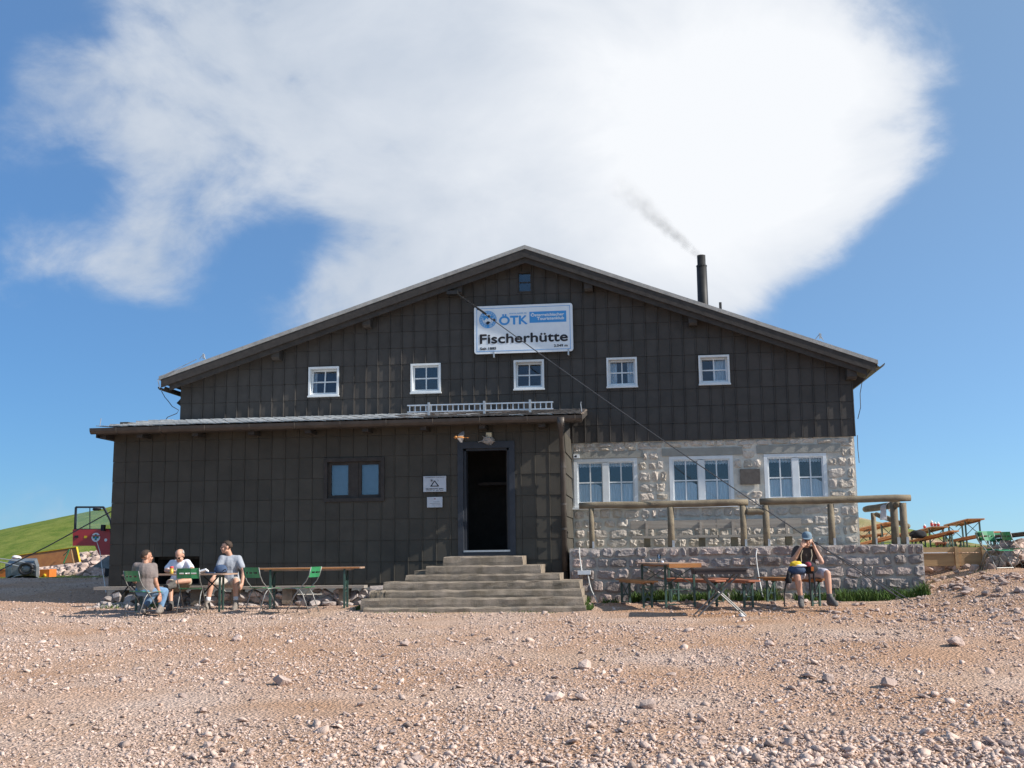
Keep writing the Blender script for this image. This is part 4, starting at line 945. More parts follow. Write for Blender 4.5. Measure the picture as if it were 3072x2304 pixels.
b = W(994, 946, 21.5); bird = thing('bird', b, 'small orange and grey bird flying left of the nest', 'bird')
mb = MB(); mb.ball(b, (.085, .034, .034), 10, 8); mb.ball(b + Vector((-.085, 0, .014)), (.033, .028, .028), 8, 6); mb.tube([b + Vector((-.11, 0, .012)), b + Vector((-.135, 0, .008))], [.008, .001], 5); mb.build('body', 'bird_orange', bird, True)
mb = MB(); mb.prism([(b.x + .06, b.y - .012), (b.x + .15, b.y - .03), (b.x + .155, b.y + .03), (b.x + .06, b.y + .012)], 'z', b.z - .004, b.z + .006); mb.build('tail', 'bird_orange', bird)
for s in (-1, 1):
    mb = MB(); pts = [(-.05, 0, .015), (.045, 0, .015), (.075, s * .07, .05 * s + .03), (.06, s * .13, .12 * s + .02), (.02, s * .12, .115 * s + .02), (-.04, s * .06, .05 * s + .03)]
    top = [b + Vector(p) for p in pts]; mb.add(top + [p + Vector((0, 0, -.006)) for p in top], [tuple(range(6)), tuple(range(11, 5, -1))] + [(i, i + 6, (i + 1) % 6 + 6, (i + 1) % 6) for i in range(6)]); mb.build('wing', 'bird_grey', bird)
q = W(1243, 986, MY); mb = MB(); mb.box(q.x - .04, MY - .02, q.z - .04, q.x + .085, MY + .015, q.z + .04); nb = solo(mb, 'number_plate', 'sign_white', 'tiny white plate with a black mark left above the first stone wall window', 'plate')
mb = MB(); mb.prism([(q.x - .03, q.z), (q.x + .0, q.z + .022), (q.x + .03, q.z + .022), (q.x + .03, q.z - .02), (q.x, q.z - .02)], 'y', MY - .023, MY - .0205); c = mb.mesh('mark', nb.location); link('mark', c, 'sign_black', nb)
# white cables with box on the terrace wall
cw = thing('cable_box', W(1262, 1237, TY - .1), 'small white cable box with wire at the left end of the terrace wall', 'cable box')
a = W(1262, 1237, TY - .08); mb = MB(); mb.box(a.x - .12, TY - .14, a.z - .035, a.x + .12, TY - .04, a.z + .04); mb.build('box', 'white_plastic', cw)
pts = [W(1251.5, 1183, TY - .02), W(1252, 1200, TY - .045), W(1254, 1215, TY - .045), W(1257, 1234, TY - .09)]; MB().tube(pts, .012, 6).build('wire', 'wire_white', cw)
pts = [W(1270, 1241, TY - .09), W(1274, 1262, TY - .1), W(1278, 1276, TY - .2), W(1286, 1292, TY - .5), W(1290, 1300, TY - .7)]; MB().tube(pts, .012, 6).build('wire', 'wire_white', cw)
pts = [W(1635, 1188, TY - .03), W(1633, 1200, TY - .07), W(1636, 1225, TY - .09), W(1640, 1250, TY - .14), W(1648, 1290, TY - .42)]
solo(MB().tube(pts, .012, 6), 'hanging_wire', 'wire_white', 'thin pale wire hanging down the middle of the terrace wall', 'wire')

# guy ropes
g0 = W(986, 634, VY + .1); g1 = W(1962, 1266, 20.6); g1.z = gz(g1.x, g1.y) - .03
guy = thing('guy_rope', g1, 'dark steel guy rope running from the gable across the sign to the ground at right', 'cable')
n = 24; pts = [g0.lerp(g1, i / n) - Vector((0, 0, .10 * math.sin(math.pi * i / n))) for i in range(n + 1)]
MB().tube(pts, .011, 6).build('rope', 'cable', guy)
dirv = (g1 - g0).normalized(); mb = MB()
for k in range(7): c = g0 + dirv * (.18 + .16 * k); mb.ball(c - Vector((0, 0, .01)), (.03, .03, .03), 6, 5)
mb.tube([g0, g0 + dirv * .9], .017, 6); mb.build('shackle', 'soot_metal', guy)
mb = MB(); mb.box(g0.x - .20, VY + .0, g0.z - .03, g0.x + .04, VY + .16, g0.z + .045); mb.tube([g0 + Vector((-.02, 0, .03)), g0 + Vector((.06, -.02, -.03))], .03, 6); mb.build('anchor', 'soot_metal', guy)
mb = MB(); a = g0.lerp(g1, .83); mb.tube([a + Vector((0, 0, -.05)), g1 + Vector((.12, 0, 0))], .010, 6); mb.ball(a + Vector((0, 0, -.04)), .03, 6, 5); mb.tube([g0.lerp(g1, .95) + Vector((0, 0, -.02)), g0.lerp(g1, .97) + Vector((0, 0, -.01))], .022, 6); mb.build('rope_tail', 'cable', guy)
a, b = W(240, 1105, 23.4), W(-30, 1247, 23.4); solo(MB().tube([a, a.lerp(b, .5) - Vector((0, 0, .03)), b], .013, 6), 'tie_cable', 'cable', 'dark cable slanting down to the left from the annex wall', 'cable')

# ladder lying along the annex roof
la, lb = W(880, 891, 22.35), W(1195, 883, 22.35); lad = thing('ladder', (la.x, 22.35, 4.4), 'aluminium ladder lying on edge along the annex roof', 'ladder')
zb0, zt0 = 4.445, 4.58; dz = lambda x: (x - la.x) * -.004
for z in (zb0, zt0): MB().bar((la.x, 22.35, z + dz(la.x)), (lb.x, 22.35, z + dz(lb.x)), .05, .022).build('rail', 'aluminium', lad)
nr = 27
for i in range(nr):
    x = la.x + .05 + (lb.x - la.x - .08) * i / (nr - 1); MB().box(x - .010, 22.337, zb0 + dz(x) + .011, x + .010, 22.363, zt0 + dz(x) - .011).build('rung', 'aluminium', lad)
for px in (926, 1046, 1145):
    x = W(px, 890, 22.3).x; mb = MB(); mb.box(x - .022, 22.295, 4.37, x + .022, 22.32, 4.625); mb.box(x - .022, 22.38, 4.37, x + .022, 22.405, 4.60); mb.box(x - .022, 22.321, 4.36, x + .022, 22.379, 4.39); mb.build('ladder_hook', 'galv', aroof)
# ------------------------------------------------------------------ furniture
def G(px, py):                                       # point of the ground seen at a picture point
    d = ray(px, py); d = d / d.y; lo, hi = 6.0, 40.0
    Y = lo
    while Y < hi:
        p = EYE + d * Y
        if p.z <= gz(p.x, p.y): return p
        Y += .02
    return EYE + d * hi
def place(root, p, q, z=None):                       # long axis of a thing (local x) from ground point p to q
    p, q = Vector(p), Vector(q); c = (p + q) / 2; root.location = (c.x, c.y, gz(c.x, c.y) if z is None else z)
    root.rotation_euler = (0, 0, math.atan2(q.y - p.y, q.x - p.x)); return root
def leg_frame(root, x, w, h, m, inner):              # folding steel frame of a trestle: two legs, struts, tie
    for s in (-1, 1):
        MB().bar((x, s * w / 2, 0), (x, s * w / 2, h), .034, .034, (1, 0, 0)).build('leg', m, root)
    for s in (-1, 1):
        MB().bar((x + .0 + s * .012, -s * w / 2, h - .34), (x + s * .012, s * w / 2, h - .03), .012, .022, (1, 0, 0)).build('brace', m, root)
    MB().bar((x, -w / 2, h * .42), (x, w / 2, h * .42), .012, .018, (0, 0, 1)).build('cross_bar', m, root)
    MB().bar((x, -w / 2, .05), (x, w / 2, .05), .012, .018, (0, 0, 1)).build('cross_bar', m, root)
    MB().bar((x + inner * .03, 0, h - .05), (x + inner * .42, 0, h), .02, .012, (0, 1, 0)).build('folding_strut', m, root)
def trestle(name, label, cat, group, L, wd, h, wood, steel='green_steel', th=.028):
    root = bpy.data.objects.new(name, None); COL.objects.link(root); ORG[root.name] = Vector((0, 0, 0)); tag(root, label, cat, group)
    MB().prism(rrect(-L / 2, -wd / 2, L / 2, wd / 2, .035, 3), 'z', h - th, h).build('table_top' if cat == 'table' else 'seat', wood, root)
    for s in (-1, 1): MB().box(-L / 2 + .2, s * wd * .36 - .012, h - th - .03, L / 2 - .2, s * wd * .36 + .012, h - th).build('batten', wood, root)
    lx = L / 2 - (.32 if cat == 'table' else .28)
    for s in (-1, 1): leg_frame(root, s * lx, wd - .09, h - th, steel, -s)
    return root
GT, GB = 'folding beer tables with green steel legs', 'folding beer benches with green steel legs'
t = trestle('beer_table', 'orange edged beer table with a glass on it before the terrace wall', 'table', GT, 2.05, .60, .745, 'worn_wood')
for ch in t.children:
    if ch.name.startswith('batten'): ch.data.materials[0] = MT['orange_wood']
a, b = G(1459, 1312), G(1428, 1304); dd = (b - a).normalized(); c = (a + b) / 2; place(t, c - dd, c + dd); tabA = t
MB_ = MB(); MB_.box(-1.036, -.285, .672, -1.026, .285, .742); e_ = MB_.mesh('end_edge'); o = link('end_edge', e_, 'orange_wood', t)
b0 = trestle('beer_bench', 'bright orange short beer bench left of the beer table with the glass', 'bench', GB, 1.9, .24, .46, 'orange_wood')
def put(o, p, q, L): d = (q - p); d.z = 0; d.normalize(); c = (p + q) / 2; return place(o, c - d, c + d)
def dup(o, label, wood=None):
    c = copy_tree(o); c['label'] = label
    if wood:
        for ch in c.children:
            if ch.name.startswith(('seat', 'table_top', 'batten')): ch.data = ch.data.copy(); ch.data.materials.clear(); ch.data.materials.append(MT[wood])
    return c
put(b0, G(1361, 1305.5), G(1390, 1313.5), 1.9)
o = dup(b0, 'red brown beer bench between the beer table and the crossed leg table', 'red_brown_wood'); put(o, G(1470, 1304), G(1527, 1312), 1.9)
o = dup(b0, 'red brown beer bench behind the dark crossed leg table', 'red_brown_wood'); put(o, G(1566, 1305), G(1604, 1313.3), 1.9)
o = dup(b0, 'orange beer bench under the man with the blue cap', 'orange_wood'); put(o, G(1678, 1302), G(1750, 1311), 1.9); benchD = o
# glass on the table
tc_ = tabA.location
def on_table(px, py, z, Y): p = W(px, py, Y); return Vector((p.x, Y, z))
zt = tabA.location.z + .746
gp = W(1424, 1216, 20.2); mb = MB(); mb.lathe((gp.x, 20.2, zt), [(.026, 0), (.028, .01), (.026, .05), (.036, .14), (.034, .145), (.024, .05), (.022, .012)], 12)
solo(mb, 'drinking_glass', 'clear_glass', 'tall empty glass on the beer table before the terrace wall', 'glass', smooth=True)
gp = W(1431, 1217, 20.3); solo(MB().lathe((gp.x, 20.3, zt), [(.02, 0), (.024, .02), (.02, .035), (.006, .036)], 10), 'salt_shaker', 'shirt_white', 'tiny pale shaker beside the tall glass', 'shaker', smooth=True)
# dark folding table on crossed legs
xt = thing('crossed_leg_table', (0, 0, 0), 'dark folding table on crossed grey legs in the gravel', 'table')
MB().box(-.42, -.33, .725, .42, .33, .755).build('table_top', 'dark_wood', xt)
for s in (-1, 1): MB().box(-.40, s * .31 - .01, .66, .40, s * .31 + .01, .724).build('apron', 'dark_wood', xt); MB().box(s * .40 - .01, -.299, .66, s * .40 + .01, .299, .724).build('apron', 'dark_wood', xt)
for y in (-.26, .26):
    MB().tube([(-.385, y, 0), (.30, y * .92, .66)], .014, 6).build('leg', 'grey_steel', xt); MB().tube([(.385, y * .86, 0), (-.30, y * .80, .66)], .014, 6).build('leg', 'grey_steel', xt)
for x, z, k in ((-.33, .06, 1), (.33, .06, .86)): MB().tube([(x, -.26 * k, z), (x, .26 * k, z)], .008, 5).build('cross_bar', 'grey_steel', xt)
p = G(1558, 1333); xt.location = (p.x, p.y + .25, gz(p.x, p.y + .25)); xt.rotation_euler = (0, 0, R_(4))

# green garden chairs
GC = 'green steel garden chairs'
ch0 = thing('garden_chair', (0, 0, 0), 'green folding garden chair pushed up empty at the front of the long table', 'chair', GC)
def slotted_back():
    mb = MB(); n = 6; xs = [-.20 + .40 * i / n for i in range(n + 1)]
    def strip(x0, x1, z0, z1):
        k = 3
        for i in range(k):
            a, b = x0 + (x1 - x0) * i / k, x0 + (x1 - x0) * (i + 1) / k; f = lambda x: -.035 * (1 - (x / .2) ** 2); yb = lambda z: -.235 - (z - .62) * .22
            mb.add([(a, yb(z0) + f(a), z0), (b, yb(z0) + f(b), z0), (b, yb(z1) + f(b), z1), (a, yb(z1) + f(a), z1), (a, yb(z0) + f(a) - .006, z0), (b, yb(z0) + f(b) - .006, z0), (b, yb(z1) + f(b) - .006, z1), (a, yb(z1) + f(a) - .006, z1)],
                   [(0, 1, 2, 3), (7, 6, 5, 4), (0, 4, 5, 1), (1, 5, 6, 2), (2, 6, 7, 3), (3, 7, 4, 0)])
    strip(-.2, .2, .62, .69); strip(-.2, .2, .72, .80)
    for a, b in ((-.2, -.155), (-.065, -.045), (.045, .065), (.155, .2)): strip(a, b, .69, .72)
    return mb
slotted_back().build('backrest', 'green_paint', ch0)
mb = MB(); n = 6; vs = []; fs = []
for j in range(n + 1):
    t = j / n; y = -.17 + .42 * t; z = .452 - .02 * math.sin(t * math.pi) - (.025 * max(0, t - .8) / .2)
    for x in (-.185, .185): vs += [(x, y, z), (x, y, z - .008)]
for j in range(n): o = 4 * j; fs += [(o, o + 2, o + 6, o + 4), (o + 1, o + 5, o + 7, o + 3), (o, o + 4, o + 5, o + 1), (o + 2, o + 3, o + 7, o + 6)]
fs += [(0, 1, 3, 2), (4 * n, 4 * n + 2, 4 * n + 3, 4 * n + 1)]; mb.add(vs, fs).build('seat', 'green_paint', ch0)
for s in (-1, 1):
    MB().tube([(s * .205, -.285, .80), (s * .205, -.25, .66), (s * .205, -.19, .55), (s * .205, -.10, .46), (s * .205, .03, .30), (s * .205, .20, 0)], .0095, 6).build('leg', 'chair_steel', ch0, True)
    MB().tube([(s * .19, .12, .435), (s * .19, -.05, .42), (s * .19, -.12, .33), (s * .19, -.25, 0)], .0095, 6).build('leg', 'chair_steel', ch0, True)
MB().tube([(-.205, .165, .10), (.205, .165, .10)], .008, 6).build('cross_bar', 'chair_steel', ch0); MB().tube([(-.19, -.215, .10), (.19, -.215, .10)], .008, 6).build('cross_bar', 'chair_steel', ch0)
def chair(px, py, rot, label, o=None, dz=0):
    c = o or copy_tree(ch0); c['label'] = label; p = G(px, py); c.location = (p.x, p.y + .15, gz(p.x, p.y + .15) + dz); c.rotation_euler = (0, 0, R_(rot)); return c
chair(407, 1327, 4, 'empty green garden chair seen from behind at the middle of the long table', ch0)
chairA = chair(316, 1326, -28, 'green garden chair under the man in the taupe shirt')
chair(561, 1326, -30, 'empty green garden chair right of the man in grey, turned to the right')
chair(645, 1326, 80, 'empty green garden chair seen from the side, facing the others')
# long brown table of the three men
LT = thing('long_table', (0, 0, 0), 'long thin brown table with books and a bag where three men sit', 'table')
p = G(389, 1322); TYc = 20.05; xa, xb = W(274, 1244, TYc).x, W(505, 1235, TYc).x; zt2 = W(390, 1239.5, TYc).z
LL = xb - xa; gl = gz((xa + xb) / 2, TYc); hT = zt2 - gl
MB().prism(rrect(-LL / 2, -.30, LL / 2, .30, .12, 5), 'z', hT - .024, hT).build('table_top', 'worn_wood', LT)
for x in (LL / 2 - .22, -LL / 2 + .25):
    for y in (-.2, .2): MB().bar((x + (-.05 if y > 0 else .04), y, 0), (x + (-.05 if y > 0 else .04), y, hT - .025), .032, .032, (1, 0, 0)).build('leg', 'green_steel', LT)
    MB().bar((x, -.2, hT - .06), (x - .32, .0, hT - .34), .02, .02).build('brace', 'black_rubber', LT); MB().bar((x - .30, -.1, hT - .05), (x + .05, -.1, hT - .34), .02, .02).build('brace', 'black_rubber', LT)
LT.location = ((xa + xb) / 2, TYc, gl)
ZT = zt2 + .002
def tp(px, dy): p = W(px, 1236, TYc + dy); return Vector((p.x, TYc + dy, ZT))
c = tp(370.5, -.15); can = thing('drink_can', c, 'yellow and red drink can on the long table', 'can'); MB().lathe(c, [(.032, 0), (.034, .01), (.034, .10)], 12).build('can_body', 'can_gold', can, True); MB().lathe(c + Vector((0, 0, .1)), [(.034, .0), (.0345, .025), (.028, .035)], 12).build('can_top', 'can_red', can, True)
c = tp(409, .0); mb = MB(); n = 6
mb.box(c.x - .20, c.y - .14, ZT, c.x - .01, c.y + .12, ZT + .012); mb.box(c.x + .01, c.y - .13, ZT + .001, c.x + .19, c.y + .13, ZT + .010); solo(mb, 'open_book', 'paper', 'open white pages in front of the man reading', 'book')
c = tp(440, -.05); M = Matrix.Translation(c + Vector((0, 0, .036))) @ Matrix.Rotation(R_(-16), 4, 'Y') @ Matrix.Rotation(R_(-20), 4, 'X'); solo(MB().box(-.07, -.06, -.012, .07, .06, .02, M), 'paper_packet', 'paper', 'bright white packet on the long table beside the bag', 'packet')
c = tp(456, .02); solo(MB().box(c.x - .07, c.y - .1, ZT, c.x + .10, c.y + .1, ZT + .022), 'notebook', 'navy_cloth', 'dark blue notebook between white packet and black bag', 'book')
def lump(c, rad, seed, amt=.15, sub=3):
    bm = bmesh.new(); bmesh.ops.create_icosphere(bm, subdivisions=sub, radius=1); r = Vector(rad)
    for v in bm.verts:
        n = mnoise.noise(v.co * 1.7 + Vector((seed, 0, 0))) * amt + mnoise.noise(v.co * 4.5 + Vector((0, seed, 0))) * amt * .4
        v.co = Vector((v.co.x * rad[0], v.co.y * rad[1], v.co.z * rad[2])) * (1 + n)
        if v.co.z < -rad[2] * .72: v.co.z = -rad[2] * .72
    mb = MB(); mb.add([c + v.co for v in bm.verts], [[w.index for w in f.verts] for f in bm.faces]); bm.free(); return mb
c = tp(476, .08); bg_ = thing('black_bag', c, 'black rounded bag lying on the right end of the long table', 'bag')
lump(c + Vector((0, 0, .065)), (.125, .11, .09), 3).build('bag_body', 'navy_cloth', bg_, True)
MB().tube([c + Vector((.09, -.08, .05)), c + Vector((.14, -.12, .07)), c + Vector((.16, -.1, .02)), c + Vector((.1, -.12, .015))], .010, 6).build('strap', 'black_cloth', bg_)
# beer table behind the chairs
t2 = trestle('beer_table', 'beer table with orange edge beside the stone steps, behind the side turned chair', 'table', GT, 2.0, .42, .74, 'worn_wood')
p, q = G(567, 1318), G(748, 1315.5); pm = (p + q) / 2; place(t2, p + Vector((0, .25, 0)), q + Vector((0, .3, 0)))
o = link('end_edge', MB().box(-.96, -.214, .716, .96, -.2105, .738).mesh('front_edge'), 'orange_wood', t2); o.name = 'front_edge'

# upper terrace at the right: tables, benches, chairs, plank wall
def far_table(n_px, f_px, Yn, Yf, o, L):
    p, q = W(*n_px, Yn), W(*f_px, Yf); d = q - p; c = (p + q) / 2; e = d.normalized()
    x = e; y = Vector((0, 0, 1)).cross(x).normalized(); z = x.cross(y); M = Matrix((x, y, z)).transposed().to_4x4()
    o.rotation_euler = M.to_euler(); o['_'] = 0; del o['_']; h = L; o.location = c - z * h; return o
T1 = dup(t2, 'orange beer table nearest the hut corner on the upper terrace', 'orange_wood')
for c in list(T1.children):
    if c.name.startswith('front_edge'): bpy.data.objects.remove(c)
far_table((1924, 1129), (1858, 1144), 27.6, 29.2, T1, .74)
def fartab(label): return dup(T1, label)
far_table((2030, 1137), (1975, 1151), 28.5, 30.4, fartab('orange beer table with red and white cups, behind the black rucksack'), .74)
far_table((2110, 1119.5), (2054, 1134), 28.2, 30.3, fartab('tallest looking orange beer table against the sky at right'), .74)
def farb(label): return dup(b0, label, 'orange_wood')
far_table((2057, 1147), (1975, 1167), 27.2, 28.8, farb('orange beer bench carrying the black rucksack'), .46); 
far_table((2156, 1147), (2052, 1168), 27.0, 28.9, farb('orange beer bench in front of the tallest table at right'), .46)
far_table((1940, 1154), (1868, 1172), 25.9, 27.3, farb('orange beer bench behind the terrace railing posts'), .46)
far_table((1880, 1155), (1850, 1158), 29.0, 29.6, farb('orange beer bench end showing right of the hut corner'), .46)
far_table((2033, 1171), (2030, 1174), 27.0, 28.6, dup(b0, 'brown beer bench seen end on below the cup table', 'red_brown_wood'), .46)
T4 = dup(T1, 'dark topped beer table at the right edge behind the chairs', 'dark_wood'); far_table((2240, 1152), (2168, 1160), 23.4, 24.6, T4, .70)
for k, (px, py, Y, lab) in enumerate(((1997.5, 1141, 29.2, 'red and white cup alone at the left of the orange table'), (2013, 1136.5, 28.9, 'taller red and white cup in the middle of the orange table'), (2020, 1136.5, 28.8, 'small red cup close behind the taller one'), (2027, 1136.5, 28.75, 'red and white cup at the right end of the orange table'))):
    c = W(px, py, Y); h = .13 if k == 1 else .09; cup = thing('candle_cup', c, lab, 'cup', 'red and white cups on the orange table'); MB().lathe(c, [(.03, 0), (.036, .03), (.036, h * .6)], 10).build('cup_body', 'red_glass', cup, True); MB().lathe(c + Vector((0, 0, h * .6)), [(.036, 0), (.03, h * .2), (.012, h * .4), (.01, h * .55)], 10).build('cup_top', 'white_plastic', cup, True)
c = W(1984, 1163, 28.2); rk = thing('rucksack', c, 'black rucksack lying on an orange bench on the upper terrace', 'rucksack'); lump(c + Vector((0, 0, .085)), (.20, .14, .115), 5, .2).build('bag_body', 'black_cloth', rk, True); MB().tube([c + Vector((-.1, -.1, .12)), c + Vector((-.2, -.12, .10)), c + Vector((-.19, -.12, 0))], .012, 5).build('strap', 'black_cloth', rk)
for px, py, rot, lab in ((2148, 1226, -86, 'green garden chair seen from the side, left of the right hand chairs'), (2204, 1223, -78, 'green garden chair at the right edge with crossed legs showing')):
    c = copy_tree(ch0); c['label'] = lab; p = W(px, py, 23.2); c.location = (p.x, 23.2, gz(p.x, 23.2) - .01); c.rotation_euler = (0, 0, R_(rot)); c.scale = (.9, .9, .9)
c = copy_tree(ch0); c['label'] = 'green garden chair with slotted back facing us behind the others'; p = W(2152, 1157, 23.0); c.location = (p.x, 23.0, p.z - .71); c.rotation_euler = (0, 0, R_(-152))
c = copy_tree(ch0); c['label'] = 'green garden chair farthest back, only its back edge above the dark table'; p = W(2171, 1155, 24.4); c.location = (p.x, 24.4, p.z - .76); c.rotation_euler = (0, 0, R_(-168))
pw = thing('plank_wall', (6.3, 23.9, 1.2), 'new light brown plank edging holding up the upper terrace', 'wall')
def pwx(px): return W(px, 1200, 23.9).x
zt_ = W(2060, 1181.5, 23.9).z; z1_, z2_ = W(2060, 1194, 23.9).z, W(2060, 1217, 23.9).z
xs = [pwx(1985), pwx(2063), pwx(2071), pwx(2121), pwx(2131), pwx(2152)]
for k, (a, b) in enumerate(((0, 1), (2, 3), (4, 5))):
    MB().box(xs[a] + .004, 23.92, z1_ + .006, xs[b] - .004, 23.955, zt_ - .01 * k).build('plank', 'new_plank', pw); MB().box(xs[a] + .004, 23.925, z2_ - .05, xs[b] - .004, 23.96, z1_ - .006).build('plank', 'new_plank', pw)
for a, b in ((1, 2), (3, 4)): MB().box(xs[a], 23.88, z2_ - .1, xs[b], 23.98, zt_ + .01).build('post', 'new_plank', pw)
MB().box(xs[0] + .0, 23.90, z1_ - .004, pwx(2047), 23.918, z1_ + .012).build('batten', 'paper', pw)

# ------------------------------------------------------------------ left side: rescue vehicle cab, folded table, barrow
VYY = 30.0
veh = thing('red_vehicle', (-14.3, VYY, 1.0), 'red rescue vehicle with its door swung open behind the annex corner', 'vehicle')
def vp(px, py): p = W(px, py, VYY); return (p.x, p.z)
body = [vp(157, 1143.6), vp(236, 1143.6), vp(245, 1199), vp(214, 1199), vp(205, 1179), vp(157, 1179)]
dr = MB().prism(body, 'y', VYY, VYY + .06).build('door', 'red_paint', veh)
fr = [vp(161, 1144), vp(163, 1095.5), vp(222.6, 1095.5), vp(238, 1125), vp(241, 1144)]
mb = MB()
for i in range(5):
    a, b = fr[i], fr[(i + 1) % 5]; mb.bar((a[0], VYY + .03, a[1]), (b[0], VYY + .03, b[1]), .05, .055, (0, 1, 0))
mb.build('window_frame', 'blue_grey_paint', dr); a, b = vp(193, 1097), vp(193, 1143); MB().bar((a[0], VYY + .03, a[1]), (b[0], VYY + .03, b[1]), .02, .02, (0, 1, 0)).build('window_bar', 'blue_grey_paint', dr)
MB().prism([vp(165, 1142.5), vp(165.5, 1098), vp(221, 1098), vp(235, 1126), vp(236, 1142.5)], 'y', VYY + .027, VYY + .033).build('pane', 'clear_glass', dr)
mb = MB(); c = vp(213, 1100); lump(Vector((c[0], VYY - .10, c[1])), (.13, .07, .06), 2, .1, 2).build('lamp', 'black_rubber', dr); c = vp(227, 1140); MB().box(c[0] - .05, VYY - .16, c[1] - .09, c[0] + .05, VYY - .06, c[1] + .08).build('mirror', 'black_rubber', dr)
c = vp(165.5, 1159); MB().box(c[0] - .055, VYY - .02, c[1] - .03, c[0] + .055, VYY, c[1] + .03).build('handle', 'black_rubber', dr)
c = vp(184.5, 1160); MB().prism([(c[0] - .045, c[1] - .03), (c[0] + .045, c[1] - .035), (c[0] + .05, c[1] + .03), (c[0] - .03, c[1] + .035)], 'y', VYY - .004, VYY - .0005).build('sticker', 'yellow_cloth', dr)
c = vp(207, 1160.6); r_ = .125
def vdisc(c, r, y, m, n): mb = MB(); mb.prism([(c[0] + r * math.cos(2 * math.pi * k / 24), c[1] + r * math.sin(2 * math.pi * k / 24)) for k in range(24)], 'y', y, y + .003); return mb.build(n, m, dr)
vdisc(c, r_, VYY - .004, 'sign_white', 'emblem'); mb = MB(); mb.box(c[0] - .03, VYY - .008, c[1] - .085, c[0] + .03, VYY - .005, c[1] + .085); mb.box(c[0] - .085, VYY - .0075, c[1] - .03, c[0] - .031, VYY - .0045, c[1] + .03); mb.box(c[0] + .031, VYY - .0075, c[1] - .03, c[0] + .085, VYY - .0045, c[1] + .03); mb.build('green_cross', 'green_paint', dr)
MB().box(c[0] - r_, VYY - .012, c[1] + .025, c[0] + r_, VYY - .009, c[1] + .055).build('red_band', 'red_paint', dr); MB().box(c[0] - .02, VYY - .013, c[1] - .05, c[0] + .02, VYY - .0085, c[1] + .02).build('emblem_figure', 'sign_blue', dr)
c = vp(228.5, 1166.5); vdisc(c, .042, VYY - .004, 'sign_white', 'round_sticker')
mb = MB(); X0 = vp(241, 1150)[0]; mb.box(X0 + .02, VYY + .02, 1.5, X0 + 1.5, VYY + 1.6, 2.75); mb.build('cab', 'red_paint', veh); mb = MB(); mb.box(X0 - .2, VYY + .1, .95, X0 + 1.6, VYY + 2.0, 1.49); mb.build('track', 'black_rubber', veh)
bl = [W(199, 1225, 28.8), W(233, 1200, 28.8), W(245, 1201, 28.8), W(245, 1229, 28.8)]; mb = MB(); mb.add(list(bl) + [p + Vector((0, .05, 0)) for p in bl], [(0, 1, 2, 3), (7, 6, 5, 4), (0, 4, 5, 1), (1, 5, 6, 2), (2, 6, 7, 3), (3, 7, 4, 0)]); mb.build('blade', 'grey_metal', veh)
pts = [W(209, 1170, VYY - .2), W(216, 1192, 28), W(220, 1225, 26), W(226, 1260, 23.2), W(229, 1280, 22.2)]; solo(MB().tube(pts, .008, 5), 'white_cord', 'wire_white', 'thin white cord hanging from the red vehicle down to the annex corner', 'cord')
# folded beer table leaning on the rubble
FY = 32.0
ft = thing('folded_table', W(110, 1222, FY), 'folded orange beer table lying on its edge against the rubble heap', 'table')
q = [W(26, 1201, FY), W(166, 1181.7, FY), W(173, 1214, FY - .1), W(30, 1232, FY - .1)]; mb = MB(); nv = Vector((0, .035, 0)); mb.add(q + [p + nv for p in q], [(0, 1, 2, 3), (7, 6, 5, 4), (0, 4, 5, 1), (1, 5, 6, 2), (2, 6, 7, 3), (3, 7, 4, 0)]); mb.build('table_top', 'orange_wood', ft)
mb = MB(); e = .018
for i in (0, 1): mb.bar(q[i] + Vector((0, -.005, .0)), q[i + 1] + Vector((0, -.005, 0)), .05, .018, (0, 0, 1))
mb.build('edge_band', 'yellow_cloth', ft)
a, b = W(150, 1187, FY - .25), W(137, 1217, FY - .25); MB().bar(a, b, .02, .045, (0, 1, 0)).build('leg', 'green_paint', ft); a, b = W(153, 1187, FY - .22), W(159, 1217, FY - .22); MB().bar(a, b, .03, .03, (0, 1, 0)).build('leg', 'new_plank', ft); a, b = W(137, 1200, FY - .12), W(150, 1187, FY - .26); MB().bar(a, b, .02, .02).build('brace', 'green_paint', ft); MB().bar(W(137, 1217, FY - .24), W(159, 1216, FY - .21), .02, .02).build('cross_bar', 'green_steel', ft)
# wheelbarrow on its side
BYY = 30.2
wbw = thing('wheelbarrow', W(50, 1250, BYY), 'grey wheelbarrow tipped on its side with the wheel towards us', 'wheelbarrow')
out = [(12, 1249), (11, 1220), (24, 1207), (80, 1205.5), (85, 1222), (84, 1249)]; inn = [(24, 1243), (24, 1226), (32, 1215), (72, 1214), (75, 1225), (74, 1243)]
A = [W(x, y, BYY + .4) for x, y in out]; B = [W(x, y, BYY) for x, y in inn]; mb = MB(); mb.add(A + B, [[i, (i + 1) % 6, 6 + (i + 1) % 6, 6 + i] for i in range(6)] + [[6, 7, 8, 9, 10, 11], [5, 4, 3, 2, 1, 0]]); mb.build('tub', 'grey_metal', wbw)
c = W(57, 1229, BYY - .12); mb = MB(); M = Matrix.Rotation(R_(8), 4, 'Y'); pts = [c + Vector((.19 * math.cos(2 * math.pi * k / 20), -.02, .145 * math.sin(2 * math.pi * k / 20))) for k in range(21)]; mb.tube(pts, .042, 8); tyre = mb.build('wheel', 'black_rubber', wbw, True); mb = MB(); mb.ball(c, (.13, .03, .095), 12, 6); mb.build('rim', 'grey_metal', tyre, True)
for (a, b, d) in (((-20, 1204), (40, 1212), (75, 1220)), ((-20, 1209), (45, 1224), (77, 1233))): MB().tube([W(*a, BYY - .15), W(*b, BYY - .14), W(*d, BYY - .03)], .016, 6).build('handle', 'galv', wbw)
